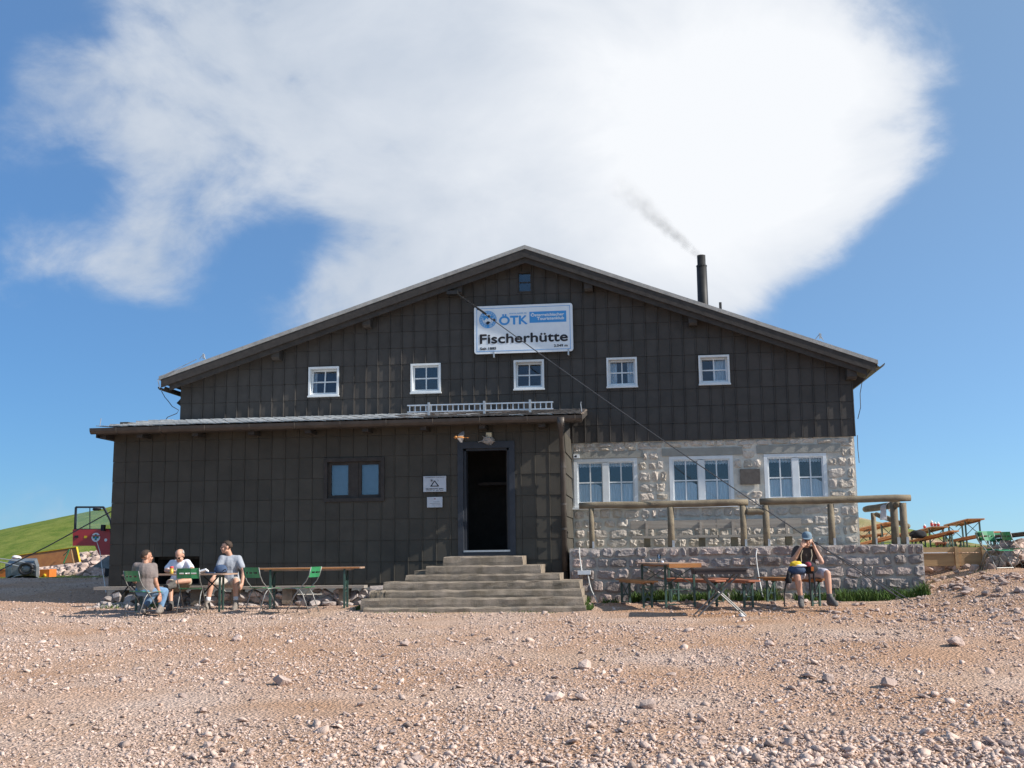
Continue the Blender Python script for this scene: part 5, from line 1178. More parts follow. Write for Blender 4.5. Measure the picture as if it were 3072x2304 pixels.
MB().tube([W(15, 1254, BYY - .1), W(35, 1244, BYY - .1), W(60, 1240, BYY - .06)], .012, 5).build('leg', 'galv', wbw)
a = W(-30, 1232, 31); b = W(13, 1247.5, 31); oc = thing('orange_crate', (b.x - .2, 31.0, b.z), 'orange plastic crate at the left edge beside the barrow', 'crate'); MB().box(a.x, 31.0, b.z - .02, b.x, 31.4, a.z).build('crate_body', 'orange_plastic', oc); MB().box(a.x, 30.98, a.z + .001, b.x + .015, 31.42, a.z + .03).build('crate_rim', 'orange_plastic', oc)
a = W(86, 1230, 31.2); b = W(106, 1249, 31.2); oc = thing('orange_box', (b.x, 31.2, b.z), 'orange and yellow box behind the barrow, right of its tub', 'box'); MB().box(a.x, 31.2, b.z - .02, b.x, 31.6, a.z).build('box_body', 'orange_plastic', oc); c = W(97, 1243, 31.19); lump(Vector((c.x, 31.17, c.z)), (.05, .03, .05), 4, .1, 2).build('yellow_label', 'yellow_cloth', oc)
c = W(35, 1206, 31); bag = thing('carrier_bag', c, 'white and red carrier bag behind the barrow', 'bag'); lump(c + Vector((0, 0, .03)), (.13, .1, .055), 9, .35, 3).build('bag_body', 'white_cloth', bag, True); MB().box(c.x - .05, 30.89, c.z - .035, c.x + .09, 30.91, c.z + .0).build('red_print', 'dark_red', bag)

# ------------------------------------------------------------------ people
def remeshed(mb, voxel, smooth=3, name='body'):
    me = mb.mesh(name); o = bpy.data.objects.new('tmp', me); COL.objects.link(o)
    r = o.modifiers.new('r', 'REMESH'); r.mode = 'VOXEL'; r.voxel_size = voxel; r.use_smooth_shade = True
    s = o.modifiers.new('s', 'SMOOTH'); s.factor = .5; s.iterations = smooth
    dg = bpy.context.evaluated_depsgraph_get(); dg.update(); m = bpy.data.meshes.new_from_object(o.evaluated_get(dg)); bpy.data.objects.remove(o); m.name = name
    m.polygons.foreach_set('use_smooth', [True] * len(m.polygons)); m.materials.clear(); return m
def chain(mb, pts, rad):
    for i, p in enumerate(pts): mb.ball(p, rad[i], 10, 8)
    for i in range(len(pts) - 1): mb.tube([pts[i], pts[i + 1]], [rad[i], rad[i + 1]], 10)
def frame(fwd, up=(0, 0, 1)):
    f = Vector(fwd).normalized(); x = f.cross(Vector(up)).normalized(); u = x.cross(f); return Matrix((x, f, u)).transposed()
def hand(mb, wrist, tip, normal, curl=.5, side=1, spread=.14):
    w, t = Vector(wrist), Vector(tip); d = (t - w).normalized(); n = Vector(normal); n = (n - d * n.dot(d)).normalized(); s = d.cross(n) * side
    M = Matrix((s, d, n)).transposed(); pc = w + d * .045; mb.ball(pc, (.040, .050, .016), 10, 8, M); mb.tube([w, pc], [.026, .030], 10)
    for k, (o, L) in enumerate(((-.030, .066), (-.010, .076), (.010, .072), (.029, .056))):
        a = pc + s * o + d * .035; dd = d; c = a
        pts = [a - d * .015, a]
        for j in range(3):
            dd = (Matrix.Rotation(-curl * (.45 + .35 * j) * side, 3, s) @ d); 
            dd = (d * math.cos(curl * (.6 + .55 * j)) + n * math.sin(curl * (.6 + .55 * j)) + s * (o / .03) * spread).normalized(); c = c + dd * L / 3; pts.append(c)
        chain(mb, pts, [.0095, .0095, .0088, .008, .0072])
    a = pc - s * .032 - d * .012; b = a + (-s * .6 + d * .8 + n * .3).normalized() * .034; c = b + (d + n * .5 * curl - s * .1).normalized() * .030; chain(mb, [a, b, c], [.013, .0105, .009])
def person(loc, label, J, skin, shirt, legs, shoes, head_f, head_up=(0, 0, 1), hair='hair_brown', bald=False, cap=None, glasses=False, fwd=(0, -1, 0), long_legs=False, sock=None, sleeve=.62, belly=0.0, hands=None, seat_r=.105):
    root = thing('person', loc, label, 'person'); V = {k: Vector(v) for k, v in J.items()}
    lat = (V['sr'] - V['sl']).normalized(); up = (V['neck'] - V['hip']).normalized(); f = lat.cross(up).normalized()
    if f.dot(Vector(fwd)) < 0: f = -f
    T = Matrix((lat, f, up)).transposed(); hl, hr = V['hip'] - lat * .085, V['hip'] + lat * .085
    if (V['kl'] - hl).length + (V['kr'] - hr).length > (V['kl'] - hr).length + (V['kr'] - hl).length: hl, hr = hr, hl
    chest = V['hip'].lerp(V['neck'], .68); waist = V['hip'].lerp(V['neck'], .33)
    def torso(mb, e):
        mb.ball(V['hip'] + up * .02, (.165 + e, .115 + e, .11 + e), 14, 9, T); mb.ball(waist + f * belly, (.145 + e + belly * .4, .105 + e + belly, .14 + e), 14, 9, T); mb.ball(chest, (.165 + e, .112 + e, .17 + e), 14, 9, T)
        mb.ball(V['hip'].lerp(V['neck'], .18) + f * belly * .7, (.152 + e, .11 + e + belly * .7, .12 + e), 14, 9, T)
        for s in ('sl', 'sr'): mb.tube([V['neck'] - up * .055, V[s]], [.062 + e, .058 + e], 10); mb.tube([chest, V[s]], [.10 + e, .06 + e], 10); mb.ball(V[s], .062 + e, 10, 8)
    HM = frame(head_f, head_up); hc = V['head']; H = lambda x, y, z: hc + HM @ Vector((x, y, z))
    mb = MB(); torso(mb, -.012)
    mb.tube([V['neck'] - up * .05, V['neck'], H(0, -.02, -.06)], [.062, .056, .054], 12)
    mb.ball(H(0, -.012, .03), (.075, .095, .088), 16, 12, HM); mb.ball(H(0, .028, -.050), (.057, .064, .062), 14, 10, HM); mb.ball(H(0, .066, -.092), (.026, .022, .02), 8, 6, HM); mb.ball(H(0, .096, -.022), (.013, .020, .018), 8, 6, HM); mb.tube([H(0, .085, .015), H(0, .106, -.024)], [.009, .013], 8)
    mb.ball(H(0, .074, .016), (.052, .020, .012), 10, 6, HM); mb.ball(H(0, .084, -.058), (.026, .012, .012), 8, 6, HM)
    for s in (-1, 1): mb.ball(H(s * .036, .062, -.035), .028, 8, 6); mb.ball(H(s * .077, -.012, -.012), (.010, .022, .032), 8, 8, HM)
    for s in 'lr':
        chain(mb, [V['s' + s], V['e' + s], V['w' + s]], [.050, .041, .028])
        m_ = V['s' + s].lerp(V['e' + s], .5); mb.ball(V['e' + s].lerp(V['w' + s], .3), .042, 10, 8)
        if hands and s in hands: hand(mb, V['w' + s], hands[s][0], hands[s][1], *hands[s][2:])
    for s, h in (('l', hl), ('r', hr)):
        chain(mb, [h, h.lerp(V['k' + s], .5), V['k' + s], V['k' + s].lerp(V['a' + s], .32), V['a' + s]], [.085, .075, .058, .056, .036])
        chain(mb, [V['a' + s], V['t' + s]], [.038, .03])
    link('body', off(remeshed(mb, .0085, 2, 'body'), loc), skin, root, True)
    mb = MB(); torso(mb, .012)
    mb.tube([V['neck'] - up * .06, V['neck'] - up * .005], [.085, .066], 12)
    for s in 'lr': chain(mb, [V['s' + s], V['s' + s].lerp(V['e' + s], sleeve * .5), V['s' + s].lerp(V['e' + s], sleeve)], [.071, .068, .066])
    me = remeshed(mb, .014, 2, 'shirt')
    for v in me.vertices:
        n = mnoise.noise(v.co * 9) * .007 + mnoise.noise(Vector((v.co.x * 16, v.co.y * 16, v.co.z * 5))) * .006; v.co += v.normal * n
    link('shirt', off(me, loc), shirt, root, True)
    mb = MB(); mb.ball(V['hip'] + up * .0, (.172, .125, .105), 14, 9, T)
    for s, h in (('l', hl), ('r', hr)):
        k, a = V['k' + s], V['a' + s]
        if long_legs: chain(mb, [h, h.lerp(k, .5), k, k.lerp(a, .5), a + (k - a).normalized() * .02], [.098, .088, .072, .062, .055])
        else: chain(mb, [h, h.lerp(k, .45), h.lerp(k, .84)], [.102, .094, .086])
    me = remeshed(mb, .013, 2, 'trousers')
    for v in me.vertices: v.co += v.normal * (mnoise.noise(v.co * 11) * .007)
    link('trousers' if long_legs else 'shorts', off(me, loc), legs, root, True)
    for s in 'lr':
        a, t = V['a' + s], V['t' + s]; d = (t - a); dh = Vector((d.x, d.y, 0)).normalized(); mb = MB(); sole = min(a.z - .085, t.z - .02)
        mb.ball(a + Vector((0, 0, -.03)) - dh * .02, (.052, .055, .06), 10, 8); mb.tube([a + Vector((0, 0, .05)), a + Vector((0, 0, -.04))], [.050, .052], 10)
        SM = frame(d); mid = a.lerp(t, .55) + Vector((0, 0, -.025)); mb.ball(mid, (.052, .095, .052), 10, 8, SM); mb.ball(t + Vector((0, 0, .008)) + dh * .03, (.050, .072, .042), 10, 8, SM)
        hl_ = Vector((a.x, a.y, min(t.z + .012, a.z - .02))) - dh * .02; mb.tube([a, hl_], [.050, .054], 10); mb.ball(hl_, .053, 10, 8); mb.tube([hl_, t + Vector((0, 0, .01))], [.054, .046], 10); mb.tube([a, t + Vector((0, 0, .012))], [.046, .044], 10)
        link('shoe', off(remeshed(mb, .011, 2, 'shoe'), loc), shoes, root, True)
        if sock: MB().tube([a + (V['k' + s] - a).normalized() * .02, a + (V['k' + s] - a).normalized() * .11], [.046, .045], 12).build('sock', sock, root, True)
    for s in (-1, 1): MB().ball(H(s * .031, .082, .0), .010, 8, 6).build('eye', 'eye', root, True)
    MB().ball(H(0, .094, -.060), (.022, .006, .005), 8, 6, HM).build('mouth', 'lip', root, True)
    if hair:
        bm = bmesh.new(); bmesh.ops.create_icosphere(bm, subdivisions=3, radius=1)
        for v in bm.verts:
            v.co.x *= .083; v.co.y *= .103; v.co.z *= .096; v.co *= 1 + mnoise.noise(v.co * 60) * .03
        dele = [v for v in bm.verts if (v.co.y > .03 and v.co.z < .045) or v.co.z < -.055 or (v.co.y > -.02 and v.co.z < -.005) or (bald and (v.co.z > .052 or (v.co.y > .02)))]
        bmesh.ops.delete(bm, geom=dele, context='VERTS'); mb = MB(); mb.add([H(v.co.x, v.co.y - .016, v.co.z + .032) for v in bm.verts], [[w.index for w in q.verts] for q in bm.faces]) if not bm.verts.index_update() else None
        bm.free(); o = mb.build('hair', hair, root, True); o.modifiers.new('thickness', 'SOLIDIFY').thickness = .012
    if cap:
        mb = MB(); n = 16; pr = [(.098, .0), (.099, .03), (.092, .062), (.068, .09), (.03, .103), (.004, .106)]
        vs = [H(r * .86 * math.cos(2 * math.pi * k / n), -.012 + r * 1.05 * math.sin(2 * math.pi * k / n), .035 + z) for r, z in pr for k in range(n)]
        mb.add(vs, [[i * n + k, i * n + (k + 1) % n, (i + 1) * n + (k + 1) % n, (i + 1) * n + k] for i in range(5) for k in range(n)] + [[5 * n + k for k in range(n)]]); c_ = mb.build('cap', cap, root, True)
        mb = MB(); pts = []
        for k in range(9):
            a = math.pi * k / 8; pts.append((.080 * math.cos(a), .075 + .095 * math.sin(a) ** .7 if 0 < k < 8 else .05, .040 - .020 * math.sin(a)))
        top = [H(*p) for p in pts]; bot = [H(p[0], p[1], p[2] - .008) for p in pts]; mb.add(top + bot, [list(range(9)), list(range(17, 8, -1))] + [[i, i + 9, (i + 1) % 9 + 9, (i + 1) % 9] for i in range(9)]); mb.build('cap_brim', cap, root)
    if glasses:
        mb = MB()
        for s in (-1, 1): mb.ball(H(s * .032, .098, .0), (.027, .006, .016), 10, 6, HM); mb.tube([H(s * .055, .09, .004), H(s * .08, -.01, .004)], .003, 4)
        mb.tube([H(-.012, .1, .003), H(.012, .1, .003)], .003, 4); mb.build('glasses', 'glass_dark', root, True)
    return root
def off(me, loc):
    L = Vector(loc); me.transform(Matrix.Translation(-L)); return me

# man 1: back to us on the left green chair
Y1 = 19.30
chairA.location = (W(315, 1277, Y1).x - .02, Y1 - .03, gz(W(315, 1277, Y1).x, Y1) + .0)
P = lambda px, py, Y: W(px, py, Y)
seat1 = chairA.location; hip = P(315, 1277, Y1)
g = gz(hip.x, Y1)
J = dict(hip=hip, neck=P(314.5, 1217, Y1 - .02), head=P(317, 1203, Y1 + .02), sl=P(295, 1223, Y1 - .02), sr=P(331, 1224, Y1 + .05), el=P(288, 1252, Y1 + .12), wl=P(300, 1262, Y1 + .38), er=P(336, 1256, Y1 + .02), wr=P(345, 1284, Y1 + .1),
         kl=P(336, 1276, Y1 + .47), kr=P(356, 1278, Y1 + .26), al=P(313, 1310, Y1 + .36), ar=P(347, 1311, Y1 + .18), tl=P(311, 1321, Y1 + .24), tr=P(342, 1321, Y1 + .05))
person((hip.x, Y1, g), 'man in a taupe shirt and jeans with his back to us on a green chair', J, 'skin_tan', 'shirt_taupe', 'jeans', 'shoe', (.72, .60, -.02), fwd=(.5, 1, 0), long_legs=True,
       hands={'r': (P(347, 1297, Y1 + .08), (-1, .3, 0), .6, 1), 'l': (P(310, 1262, Y1 + .55), (0, 0, -1), .4, -1)})
# man 2: white shirt, head bowed over the book
Y2 = 21.15
hip = P(387, 1267, Y2); g = gz(hip.x, 20.6)
J = dict(hip=hip, neck=P(388, 1212.5, Y2 - .17), head=P(388, 1200, Y2 - .26), sl=P(372, 1217, Y2 - .12), sr=P(404, 1216, Y2 - .12), el=P(359, 1236, Y2 - .30), wl=P(373, 1240, Y2 - .55), er=P(416, 1235, Y2 - .30), wr=P(403, 1239, Y2 - .55),
         kl=P(367, 1259, Y2 - .50), kr=P(407, 1254, Y2 - .42), al=P(369, 1304, Y2 - .62), ar=P(374, 1259, Y2 - .62), tl=P(364, 1315.5, Y2 - .82), tr=P(362, 1268, Y2 - .72))
J['er'].z = max(J['er'].z, ZT + .06); J['el'].z = max(J['el'].z, ZT + .05); J['wl'].z = ZT + .035; J['wr'].z = ZT + .035
person((hip.x, Y2 - .5, g), 'man in a white t-shirt and dark glasses bowed over an open book', J, 'skin', 'shirt_white', 'khaki', 'shoe_dark', (-.05, -.86, -.52), (0, -.5, .86), hair='hair_grey', bald=True, glasses=True, belly=.03, sleeve=.7,
       hands={'l': (J['wl'] + Vector((.16, -.05, 0)), (0, 0, -1), .25, -1), 'r': (J['wr'] + Vector((-.16, -.05, 0)), (0, 0, -1), .25, 1)})
# man 3: grey t-shirt, looking to the left
Y3 = 21.0
hip = P(499, 1258, Y3 + .05); g = gz(hip.x, 20.5)
J = dict(hip=hip, neck=P(496, 1200, Y3), head=P(489, 1182, Y3 - .05), sl=P(480, 1207, Y3 - .05), sr=P(515, 1207, Y3 + .02), el=P(470, 1231, Y3 - .16), wl=P(461, 1247, Y3 - .42), er=P(526, 1234, Y3 - .03), wr=P(523, 1260, Y3 - .14),
         kl=P(457, 1257, Y3 - .42), kr=P(509, 1255, Y3 - .44), al=P(448, 1303, Y3 - .50), ar=P(509.5, 1302, Y3 - .50), tl=P(443, 1316, Y3 - .68), tr=P(506, 1316, Y3 - .70))
person((hip.x, Y3 - .5, g), 'young man in a grey t-shirt on the plank, head turned to the left', J, 'skin', 'shirt_grey', 'beige_cloth', 'shoe', (-.93, -.36, -.05), sock='sock',
       hands={'r': (P(521, 1273, Y3 - .2), (-1, 0, 0), .5, 1), 'l': (P(456, 1254, Y3 - .56), (0, .3, -1), .5, -1)})
p = P(523, 1259.5, Y3 - .14); wa = MB().tube([p + Vector((0, 0, .012)), p - Vector((0, 0, .012))], .033, 12)
# man 4: cap, hands to his face, rucksack on the lap
Y4 = 19.95
hip = P(1743, 1238, Y4 + .02); g = gz(hip.x, Y4 - .3)
J = dict(hip=hip, neck=P(1741.5, 1184, Y4 - .05), head=P(1743.5, 1166, Y4 - .12), sl=P(1722, 1188, Y4 - .04), sr=P(1762, 1186, Y4 - .04), el=P(1712, 1213, Y4 - .18), wl=P(1730, 1183, Y4 - .26), er=P(1775, 1214, Y4 - .15), wr=P(1760, 1184, Y4 - .14),
         kl=P(1722, 1245, Y4 - .44), kr=P(1787, 1239, Y4 - .38), al=P(1730, 1292, Y4 - .42), ar=P(1792.5, 1289, Y4 - .42), tl=P(1731, 1308, Y4 - .60), tr=P(1803, 1305, Y4 - .60))
man4 = person((hip.x, Y4 - .4, g), 'man in a blue cap with hands at his face and rucksack on lap', J, 'skin', 'shirt_brown', 'lilac_cloth', 'shoe_dark', (-.05, -1, -.08), hair=None, cap='cap_blue', sleeve=.55, belly=.02,
       hands={'l': (P(1741, 1172, Y4 - .27), (0, .8, .3), .9, -1), 'r': (P(1755, 1168, Y4 - .14), (-1, 0, 0), .35, 1)})
for s in (-1, 1): MB().tube([P(1743 + s * 9, 1187, Y4 - .17), P(1742 + s * 12, 1200, Y4 - .19), P(1741 + s * 10, 1214, Y4 - .2)], .009, 5).build('neck_cord', 'khaki', man4)
c = P(1727, 1228, Y4 - .32); rs = thing('lap_rucksack', c - Vector((0, 0, .1)), 'navy, yellow and black rucksack lying on the lap of the man with the cap', 'rucksack')
lump(P(1722, 1231, Y4 - .38), (.15, .13, .105), 4, .12).build('bag_body', 'navy_cloth', rs, True); lump(P(1719, 1219, Y4 - .40), (.105, .10, .055), 6, .2).build('yellow_lid', 'yellow_cloth', rs, True); lump(P(1726, 1222, Y4 - .42), (.125, .09, .03), 7, .2).build('white_trim', 'white_cloth', rs, True)
lump(P(1748, 1228, Y4 - .34), (.13, .12, .12), 8, .2).build('side_pocket', 'black_cloth', rs, True); lump(P(1746, 1220, Y4 - .42), (.055, .05, .05), 9, .2).build('red_trim', 'dark_red', rs, True); c = P(1755, 1229, Y4 - .48); MB().box(c.x - .022, c.y, c.z - .035, c.x + .022, c.y + .02, c.z + .035).build('orange_tag', 'orange_plastic', rs)
for pts in (((1703, 1233), (1698, 1260), (1694, 1285), (1695, 1311)), ((1712, 1240), (1705, 1256), (1699, 1262), (1696, 1250)), ((1757, 1234), (1760, 1262), (1762, 1290)), ((1748, 1240), (1750, 1270), (1753, 1302))): MB().tube([P(x, y, Y4 - .52) for x, y in pts], [.02, .015, .013, .012][:len(pts)], 6).build('strap', 'black_cloth', rs)
lump(P(1704, 1250, Y4 - .50), (.05, .05, .10), 12, .35).build('strap_bundle', 'black_cloth', rs, True)
# ------------------------------------------------------------------ gravel, rocks, grass, smoke
def micro(x, y):
    z = gz(x, y)
    if -20 < x < 16 and 2 < y < 36: z += .035 * mnoise.noise(Vector((x * .55, y * .55, 0))) + .016 * mnoise.noise(Vector((x * 2.1, y * 2.1, 3))) + .008 * mnoise.noise(Vector((x * 6, y * 6, 5)))
    return z
def make_gravel(N):
    shapes = []; r = random.Random(5)
    for s in range(16):
        bm = bmesh.new()
        for q in range(11): bm.verts.new(Vector((r.gauss(0, 1), r.gauss(0, 1), r.gauss(0, 1))).normalized() * r.uniform(.42, .62))
        bmesh.ops.convex_hull(bm, input=bm.verts); bmesh.ops.delete(bm, geom=[v for v in bm.verts if not v.link_faces], context='VERTS'); bmesh.ops.triangulate(bm, faces=bm.faces); bm.verts.ensure_lookup_table(); bm.verts.index_update()
        for v in bm.verts: v.co.z *= .66
        shapes.append((np.array([v.co[:] for v in bm.verts]), np.array([[w.index for w in f.verts] for f in bm.faces]))); bm.free()
    nv = max(len(q[0]) for q in shapes); nf = max(len(q[1]) for q in shapes)
    shapes = [(np.concatenate([v, np.repeat(v[:1], nv - len(v), 0)]), f) for v, f in shapes]
    V = np.zeros((N, nv, 3), np.float32); FL = []; TL_ = []; k = 0
    while k < N:
        y = 8.2 + 14.0 * r.random() ** 1.25; c = -.118 * y; hw = .47 * y + 1.2; x = c + r.uniform(-hw, hw)
        if r.random() < .05: y = r.uniform(21.4, 31); x = r.uniform(-24, -11.0)
        if y > 21.3 and -10.6 < x < 5.0: continue
        if y > 19.5 and -5.2 < x < -1.15: continue
        n1 = mnoise.noise(Vector((x * .42, y * .55, 11))); n2 = mnoise.noise(Vector((x * 1.3, y * 1.6, 4)))
        big = sm((10.6 - y + .35 * x) / 2.4); dens = .56 + .8 * n1 + .55 * n2 + .35 * big
        if y > 17.6 and -1 < x < 4.2: dens -= .34
        if ((x + 3.6) / .9) ** 2 + ((y - 11.2) / .45) ** 2 < 1: dens -= .5
        if x > 4 and y > 18: dens += .4
        if r.random() > dens: continue
        s = min(.13, .0135 * math.exp(r.gauss(.22, .54)) * (1 + .6 * big)); sh = shapes[r.randrange(16)]
        a = r.uniform(0, 6.283); ca, sa = math.cos(a), math.sin(a); tx, ty = r.uniform(-.5, .5), r.uniform(-.5, .5)
        p = sh[0] * np.array([s * r.uniform(.8, 1.5), s * r.uniform(.8, 1.2), s * r.uniform(.6, 1.05)])
        q = np.stack([p[:, 0] * ca - p[:, 1] * sa, p[:, 0] * sa + p[:, 1] * ca, p[:, 2] + tx * p[:, 0] + ty * p[:, 1]], 1)
        V[k] = q + np.array([x, y, micro(x, y) + s * .14]); FL.append(sh[1] + k * nv); TL_.append(np.full(len(sh[1]), r.betavariate(2.2, 2.0), np.float32)); k += 1
    F = np.concatenate(FL); T = np.concatenate(TL_); me = bpy.data.meshes.new('gravel'); me.vertices.add(N * nv); me.vertices.foreach_set('co', V.ravel()); nt = len(F)
    me.loops.add(nt * 3); me.loops.foreach_set('vertex_index', F.ravel().astype(np.int32)); me.polygons.add(nt); me.polygons.foreach_set('loop_start', np.arange(0, nt * 3, 3, dtype=np.int32))
    at = me.attributes.new('tint', 'FLOAT', 'FACE'); at.data.foreach_set('value', T.ravel()); me.update(); me.validate()
    link('gravel', me, 'gravel', None, False, 'stuff')
make_gravel(116000)

# larger loose rocks that one can count
LR = 'loose rocks on the gravel yard'; r = random.Random(21)
named = [(610, 1480, .20, 'dark reddish block on a bare earth patch in the left foreground'), (1198, 1512, .17, 'dark rock below the steps, left of its smaller neighbour in the foreground'), (1255, 1512, .12, 'small pinkish rock just right of the dark rock in the middle foreground'), (1400, 1527, .17, 'dark squarish rock low in the middle of the foreground'),
    (2065, 1398, .20, 'broad reddish rock near the right edge below the plank edging'), (1920, 1483, .18, 'pale pink rock in the right foreground below the cap man'), (1790, 1473, .17, 'grey pointed rock in the right foreground, left of the pale pink one'), (1262, 1447, .18, 'flat pinkish slab below the right end of the steps'),
    (512, 1385, .16, 'brownish rock in front of the empty green chairs at left'), (875, 1395, .13, 'small dark rock in front of the lowest stone step'), (440, 1535, .12, 'small pale rock in the lower left foreground'), (1660, 1393, .15, 'grey rock in front of the crossed leg table')]
for px, py, s, lab in named:
    p = G(px, py); s *= min(1, p.y / 14) ** .6
    o = link('rock', r.choice(RR), None, None); o.location = (p.x, p.y, micro(p.x, p.y) + s * .2); o.scale = (s * r.uniform(.9, 1.4), s, s * r.uniform(.8, 1.1)); o.rotation_euler = (r.uniform(-.3, .3), r.uniform(-.3, .3), r.uniform(0, 6.28))
    tag(o, lab, 'rock', LR)
mb = MB()
for i in range(330):
    px, py = (r.uniform(0, 2212), 1340 + 310 * r.random()) if i < 90 else ((r.uniform(1770, 2260), r.uniform(1236, 1350)) if i < 270 else (r.uniform(1270, 1780), r.uniform(1288, 1312)))
    p = G(px, py); s = r.uniform(.05, .10) if i < 90 else r.uniform(.05, .15) * (1.15 if py < 1290 else .8) * min(1, p.y / 14) ** .6; me = r.choice(ROCK[8:]); M = Matrix.Translation((p.x, p.y, micro(p.x, p.y) + s * .15)) @ Euler((r.uniform(-.3, .3), r.uniform(-.3, .3), r.uniform(0, 6.28))).to_matrix().to_4x4() @ Matrix.Diagonal((s * r.uniform(.9, 1.4), s, s * r.uniform(.7, 1), 1))
    mb.add([M @ v.co for v in me.vertices], [list(q.vertices) for q in me.polygons])
mb.build('loose_stones', 'rubble', kind='stuff')
# rubble heap behind the barrow, stones below the plank wall, bank at the right
def heap(name, label, spots, rmin, rmax, seed, protos, cat='rubble'):
    r = random.Random(seed); c = spots[len(spots) // 2]; root = thing(name, c, label, cat)
    for (x, y, z) in spots: s = r.uniform(rmin, rmax); rock_at(root, 'stone', (x, y, z), s, r.randrange(9999), protos)
    return root
r = random.Random(77); sp_ = []
for i in range(250):
    px = r.uniform(80, 262); t = (px - 80) / 182; topy = 1222 - 34 * sm(t * 1.3); bot = 1250; py = topy + (bot - topy) * r.random() ** .9; Y = 34.6 - (py - topy) / 50 * 2.4; p = W(px, py, Y); sp_.append((p.x, Y, p.z))
hp = heap('rubble_heap', 'heap of broken reddish rocks between the barrow and the red vehicle', sp_, .14, .40, 5, RR)
mb = lump(W(175, 1238, 34.4) + Vector((0, .4, -.2)), (1.6, 1.0, .66), 3, .25, 4); mb.build('earth_core', 'rubble', hp)
sp_ = []
for i in range(70):
    px = r.uniform(1985, 2110); py = r.uniform(1213, 1232) + (px - 2050) * -.02; p = G(px, py + 2); sp_.append((p.x, p.y, micro(p.x, p.y) + .03))
heap('stone_edging', 'row of reddish rocks at the foot of the plank edging', sp_, .09, .26, 6, RR)
sp_ = []
for i in range(110):
    px = r.uniform(2140, 2290); py = r.uniform(1172, 1216) + max(0, 2165 - px) * .5; Y = 23.4 + (1216 - py) / 44 * 1.1; p = W(px, py, Y); sp_.append((p.x, Y, p.z))
hb = heap('rock_bank', 'bank of red rocks under the dark table at the right edge', sp_, .12, .32, 8, RR)
q = W(2215, 1200, 24.3); lump(q + Vector((.55, .25, -.30)), (1.6, .75, .66), 13, .2, 4).build('earth_core', 'rubble', hb)
p = G(1603, 1331); solo(lump(p + Vector((0, 0, .015)), (.06, .04, .03), 3, .6, 3), 'crumpled_paper', 'paper', 'crumpled bit of white paper on the earth right of the crossed legs', 'litter'); p = G(1655, 1336); solo(MB().box(p.x - .09, p.y - .03, p.z - .005, p.x + .09, p.y + .03, p.z + .015), 'pale_stick', 'new_plank', 'flat pale piece of wood on the earth below the cap man', 'stick')

def make_grass(name, patches, seed, kind='stuff'):
    r = random.Random(seed); vs = []; fs = []; tint = []
    for (x0, x1, y0, y1, n, h0, h1) in patches:
        for i in range(n):
            x, y = r.uniform(x0, x1), r.uniform(y0, y1)
            if mnoise.noise(Vector((x * 1.8, y * 3, seed))) < -.18 and r.random() < .8: continue
            z = micro(x, y) - .01; h = r.uniform(h0, h1) * (.75 + .5 * mnoise.noise(Vector((x * 2.5, 0, seed)))); a = r.uniform(0, 6.28); b = r.uniform(.1, .7) * h; w = r.uniform(.004, .009)
            dx, dy = math.cos(a), math.sin(a); px_, py_ = -dy * w, dx * w; o = len(vs)
            for t in (0, .5, .85): vs += [(x + dx * b * t * t - px_ * (1 - t * .7), y + dy * b * t * t - py_ * (1 - t * .7), z + h * t * (1 - .15 * t)), (x + dx * b * t * t + px_ * (1 - t * .7), y + dy * b * t * t + py_ * (1 - t * .7), z + h * t * (1 - .15 * t))]
            vs.append((x + dx * b, y + dy * b, z + h * .84)); fs += [(o, o + 1, o + 3, o + 2), (o + 2, o + 3, o + 5, o + 4), (o + 4, o + 5, o + 6)]; q = r.random(); tint += [q] * 3
    me = bpy.data.meshes.new(name); me.from_pydata(vs, [], fs); a = me.attributes.new('tint', 'FLOAT', 'FACE'); a.data.foreach_set('value', tint); link(name, me, 'leaf', None, False, kind)
make_grass('grass', [(-.95, -.6, 21.2, 21.75, 200, .08, .2), (-.35, .3, 21.35, 21.75, 900, .12, .34), (.2, 1.2, 21.35, 21.75, 1300, .1, .28), (1.1, 2.4, 21.35, 21.75, 1400, .12, .36), (2.6, 3.3, 21.4, 21.75, 700, .12, .26), (3.35, 4.95, 21.2, 21.75, 2500, .10, .36),
     (-1.25, -1.0, 19.75, 20.3, 500, .08, .2), (-1.24, -1.12, 20.4, 21.5, 350, .1, .28), (-5.25, -4.95, 20.0, 20.4, 260, .06, .16), (-4.8, -1.3, 19.55, 19.72, 320, .02, .06), (-10.4, -9.3, 20.7, 21.3, 500, .05, .14), (4.9, 6.5, 22.5, 23.8, 260, .03, .1), (5, 9.5, 24.3, 27, 1500, .04, .14), (5, 10, 27, 33, 3000, .05, .22)], 3)

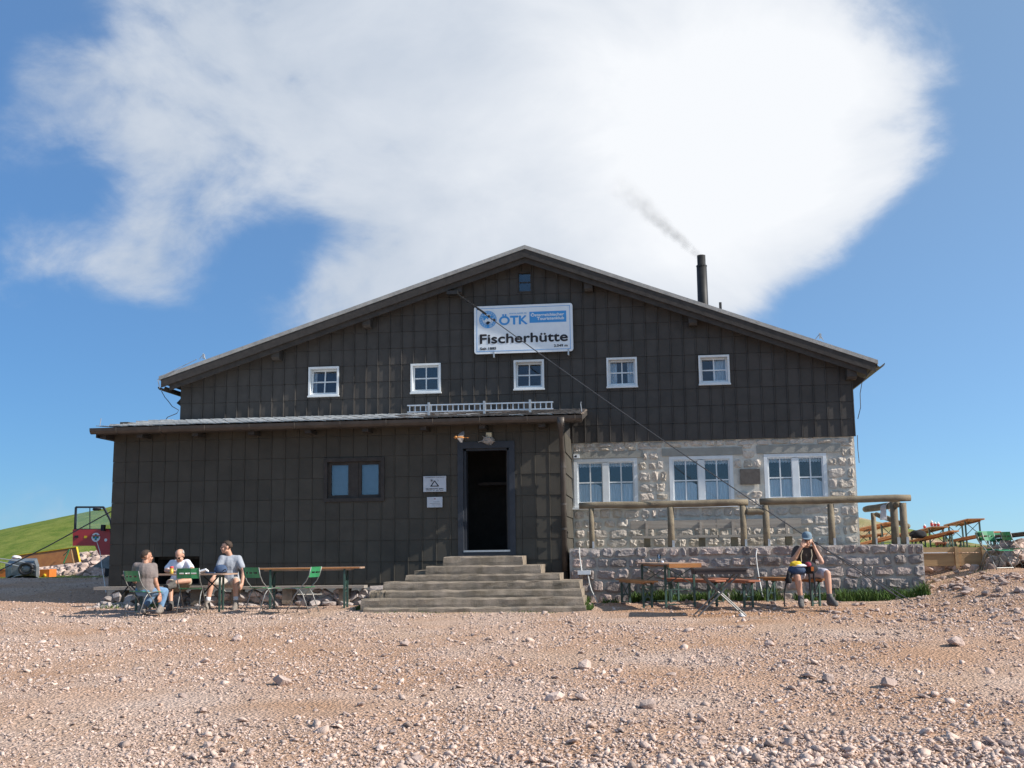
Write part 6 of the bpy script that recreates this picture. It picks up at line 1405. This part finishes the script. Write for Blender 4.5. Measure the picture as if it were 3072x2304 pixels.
# smoke from the chimney: a slender drifting volume
def make_smoke():
    a, b = W(1513, 556, 27.0), W(1318, 383, 27.0); L = (b - a).length; d = (b - a).normalized()
    z = d; x = Vector((0, 1, 0)).cross(z).normalized(); y = z.cross(x); M = Matrix((x, y, z)).transposed()
    mb = MB(); n = 14; mb.tube([(0, 0, L * i / n - .02) for i in range(n + 1)], [.12 + .50 * (i / n) ** .9 for i in range(n + 1)], 14); me = mb.mesh('smoke')
    m = bpy.data.materials.new('smoke'); m.use_nodes = True; nt = m.node_tree; nt.nodes.clear(); N = nt.nodes.new; Lk = nt.links.new
    out = N('ShaderNodeOutputMaterial'); pv = N('ShaderNodeVolumePrincipled'); pv.inputs['Color'].default_value = (.76, .72, .68, 1); pv.inputs['Anisotropy'].default_value = .2; Lk(pv.outputs[0], out.inputs['Volume'])
    tc = N('ShaderNodeTexCoord'); nz = N('ShaderNodeTexNoise'); nz.inputs['Scale'].default_value = 2.2; nz.inputs['Detail'].default_value = 2; Lk(tc.outputs['Object'], nz.inputs['Vector'])
    sx = N('ShaderNodeSeparateXYZ'); Lk(tc.outputs['Object'], sx.inputs[0])
    def mt(op, a, b=None, c=None):
        q = N('ShaderNodeMath'); q.operation = op
        for i, v in enumerate((a, b, c)):
            if v is None: continue
            if isinstance(v, (int, float)): q.inputs[i].default_value = v
            else: Lk(v, q.inputs[i])
        return q.outputs[0]
    sc = N('ShaderNodeSeparateColor'); Lk(nz.outputs['Color'], sc.inputs[0]); t = mt('DIVIDE', sx.outputs['Z'], L); amp = mt('MULTIPLY', t, .55)
    wx = mt('ADD', sx.outputs['X'], mt('MULTIPLY', mt('SUBTRACT', sc.outputs[0], .5), amp)); wy = mt('ADD', sx.outputs['Y'], mt('MULTIPLY', mt('SUBTRACT', sc.outputs[1], .5), amp))
    rad = mt('SQRT', mt('ADD', mt('MULTIPLY', wx, wx), mt('MULTIPLY', wy, wy))); R = mt('MULTIPLY_ADD', t, .36, .115)
    fall = N('ShaderNodeMapRange'); fall.interpolation_type = 'SMOOTHSTEP'; Lk(mt('DIVIDE', rad, R), fall.inputs['Value']); fall.inputs['From Min'].default_value = 1.0; fall.inputs['From Max'].default_value = .1
    n2 = N('ShaderNodeTexNoise'); n2.inputs['Scale'].default_value = 4.5; n2.inputs['Detail'].default_value = 3; Lk(tc.outputs['Object'], n2.inputs['Vector'])
    tex = N('ShaderNodeMapRange'); Lk(n2.outputs['Fac'], tex.inputs['Value']); tex.inputs['From Min'].default_value = .28; tex.inputs['From Max'].default_value = .70
    fade = mt('POWER', mt('SUBTRACT', 1.0, mt('MULTIPLY', t, .99)), 1.25)
    dens = mt('MULTIPLY', mt('MULTIPLY', fall.outputs[0], tex.outputs[0]), mt('MULTIPLY', fade, 7.5)); Lk(dens, pv.inputs['Density'])
    me.materials.append(m); o = link('smoke', me, None, None, False, 'stuff'); o.matrix_world = Matrix.Translation(a) @ M.to_4x4()
make_smoke()
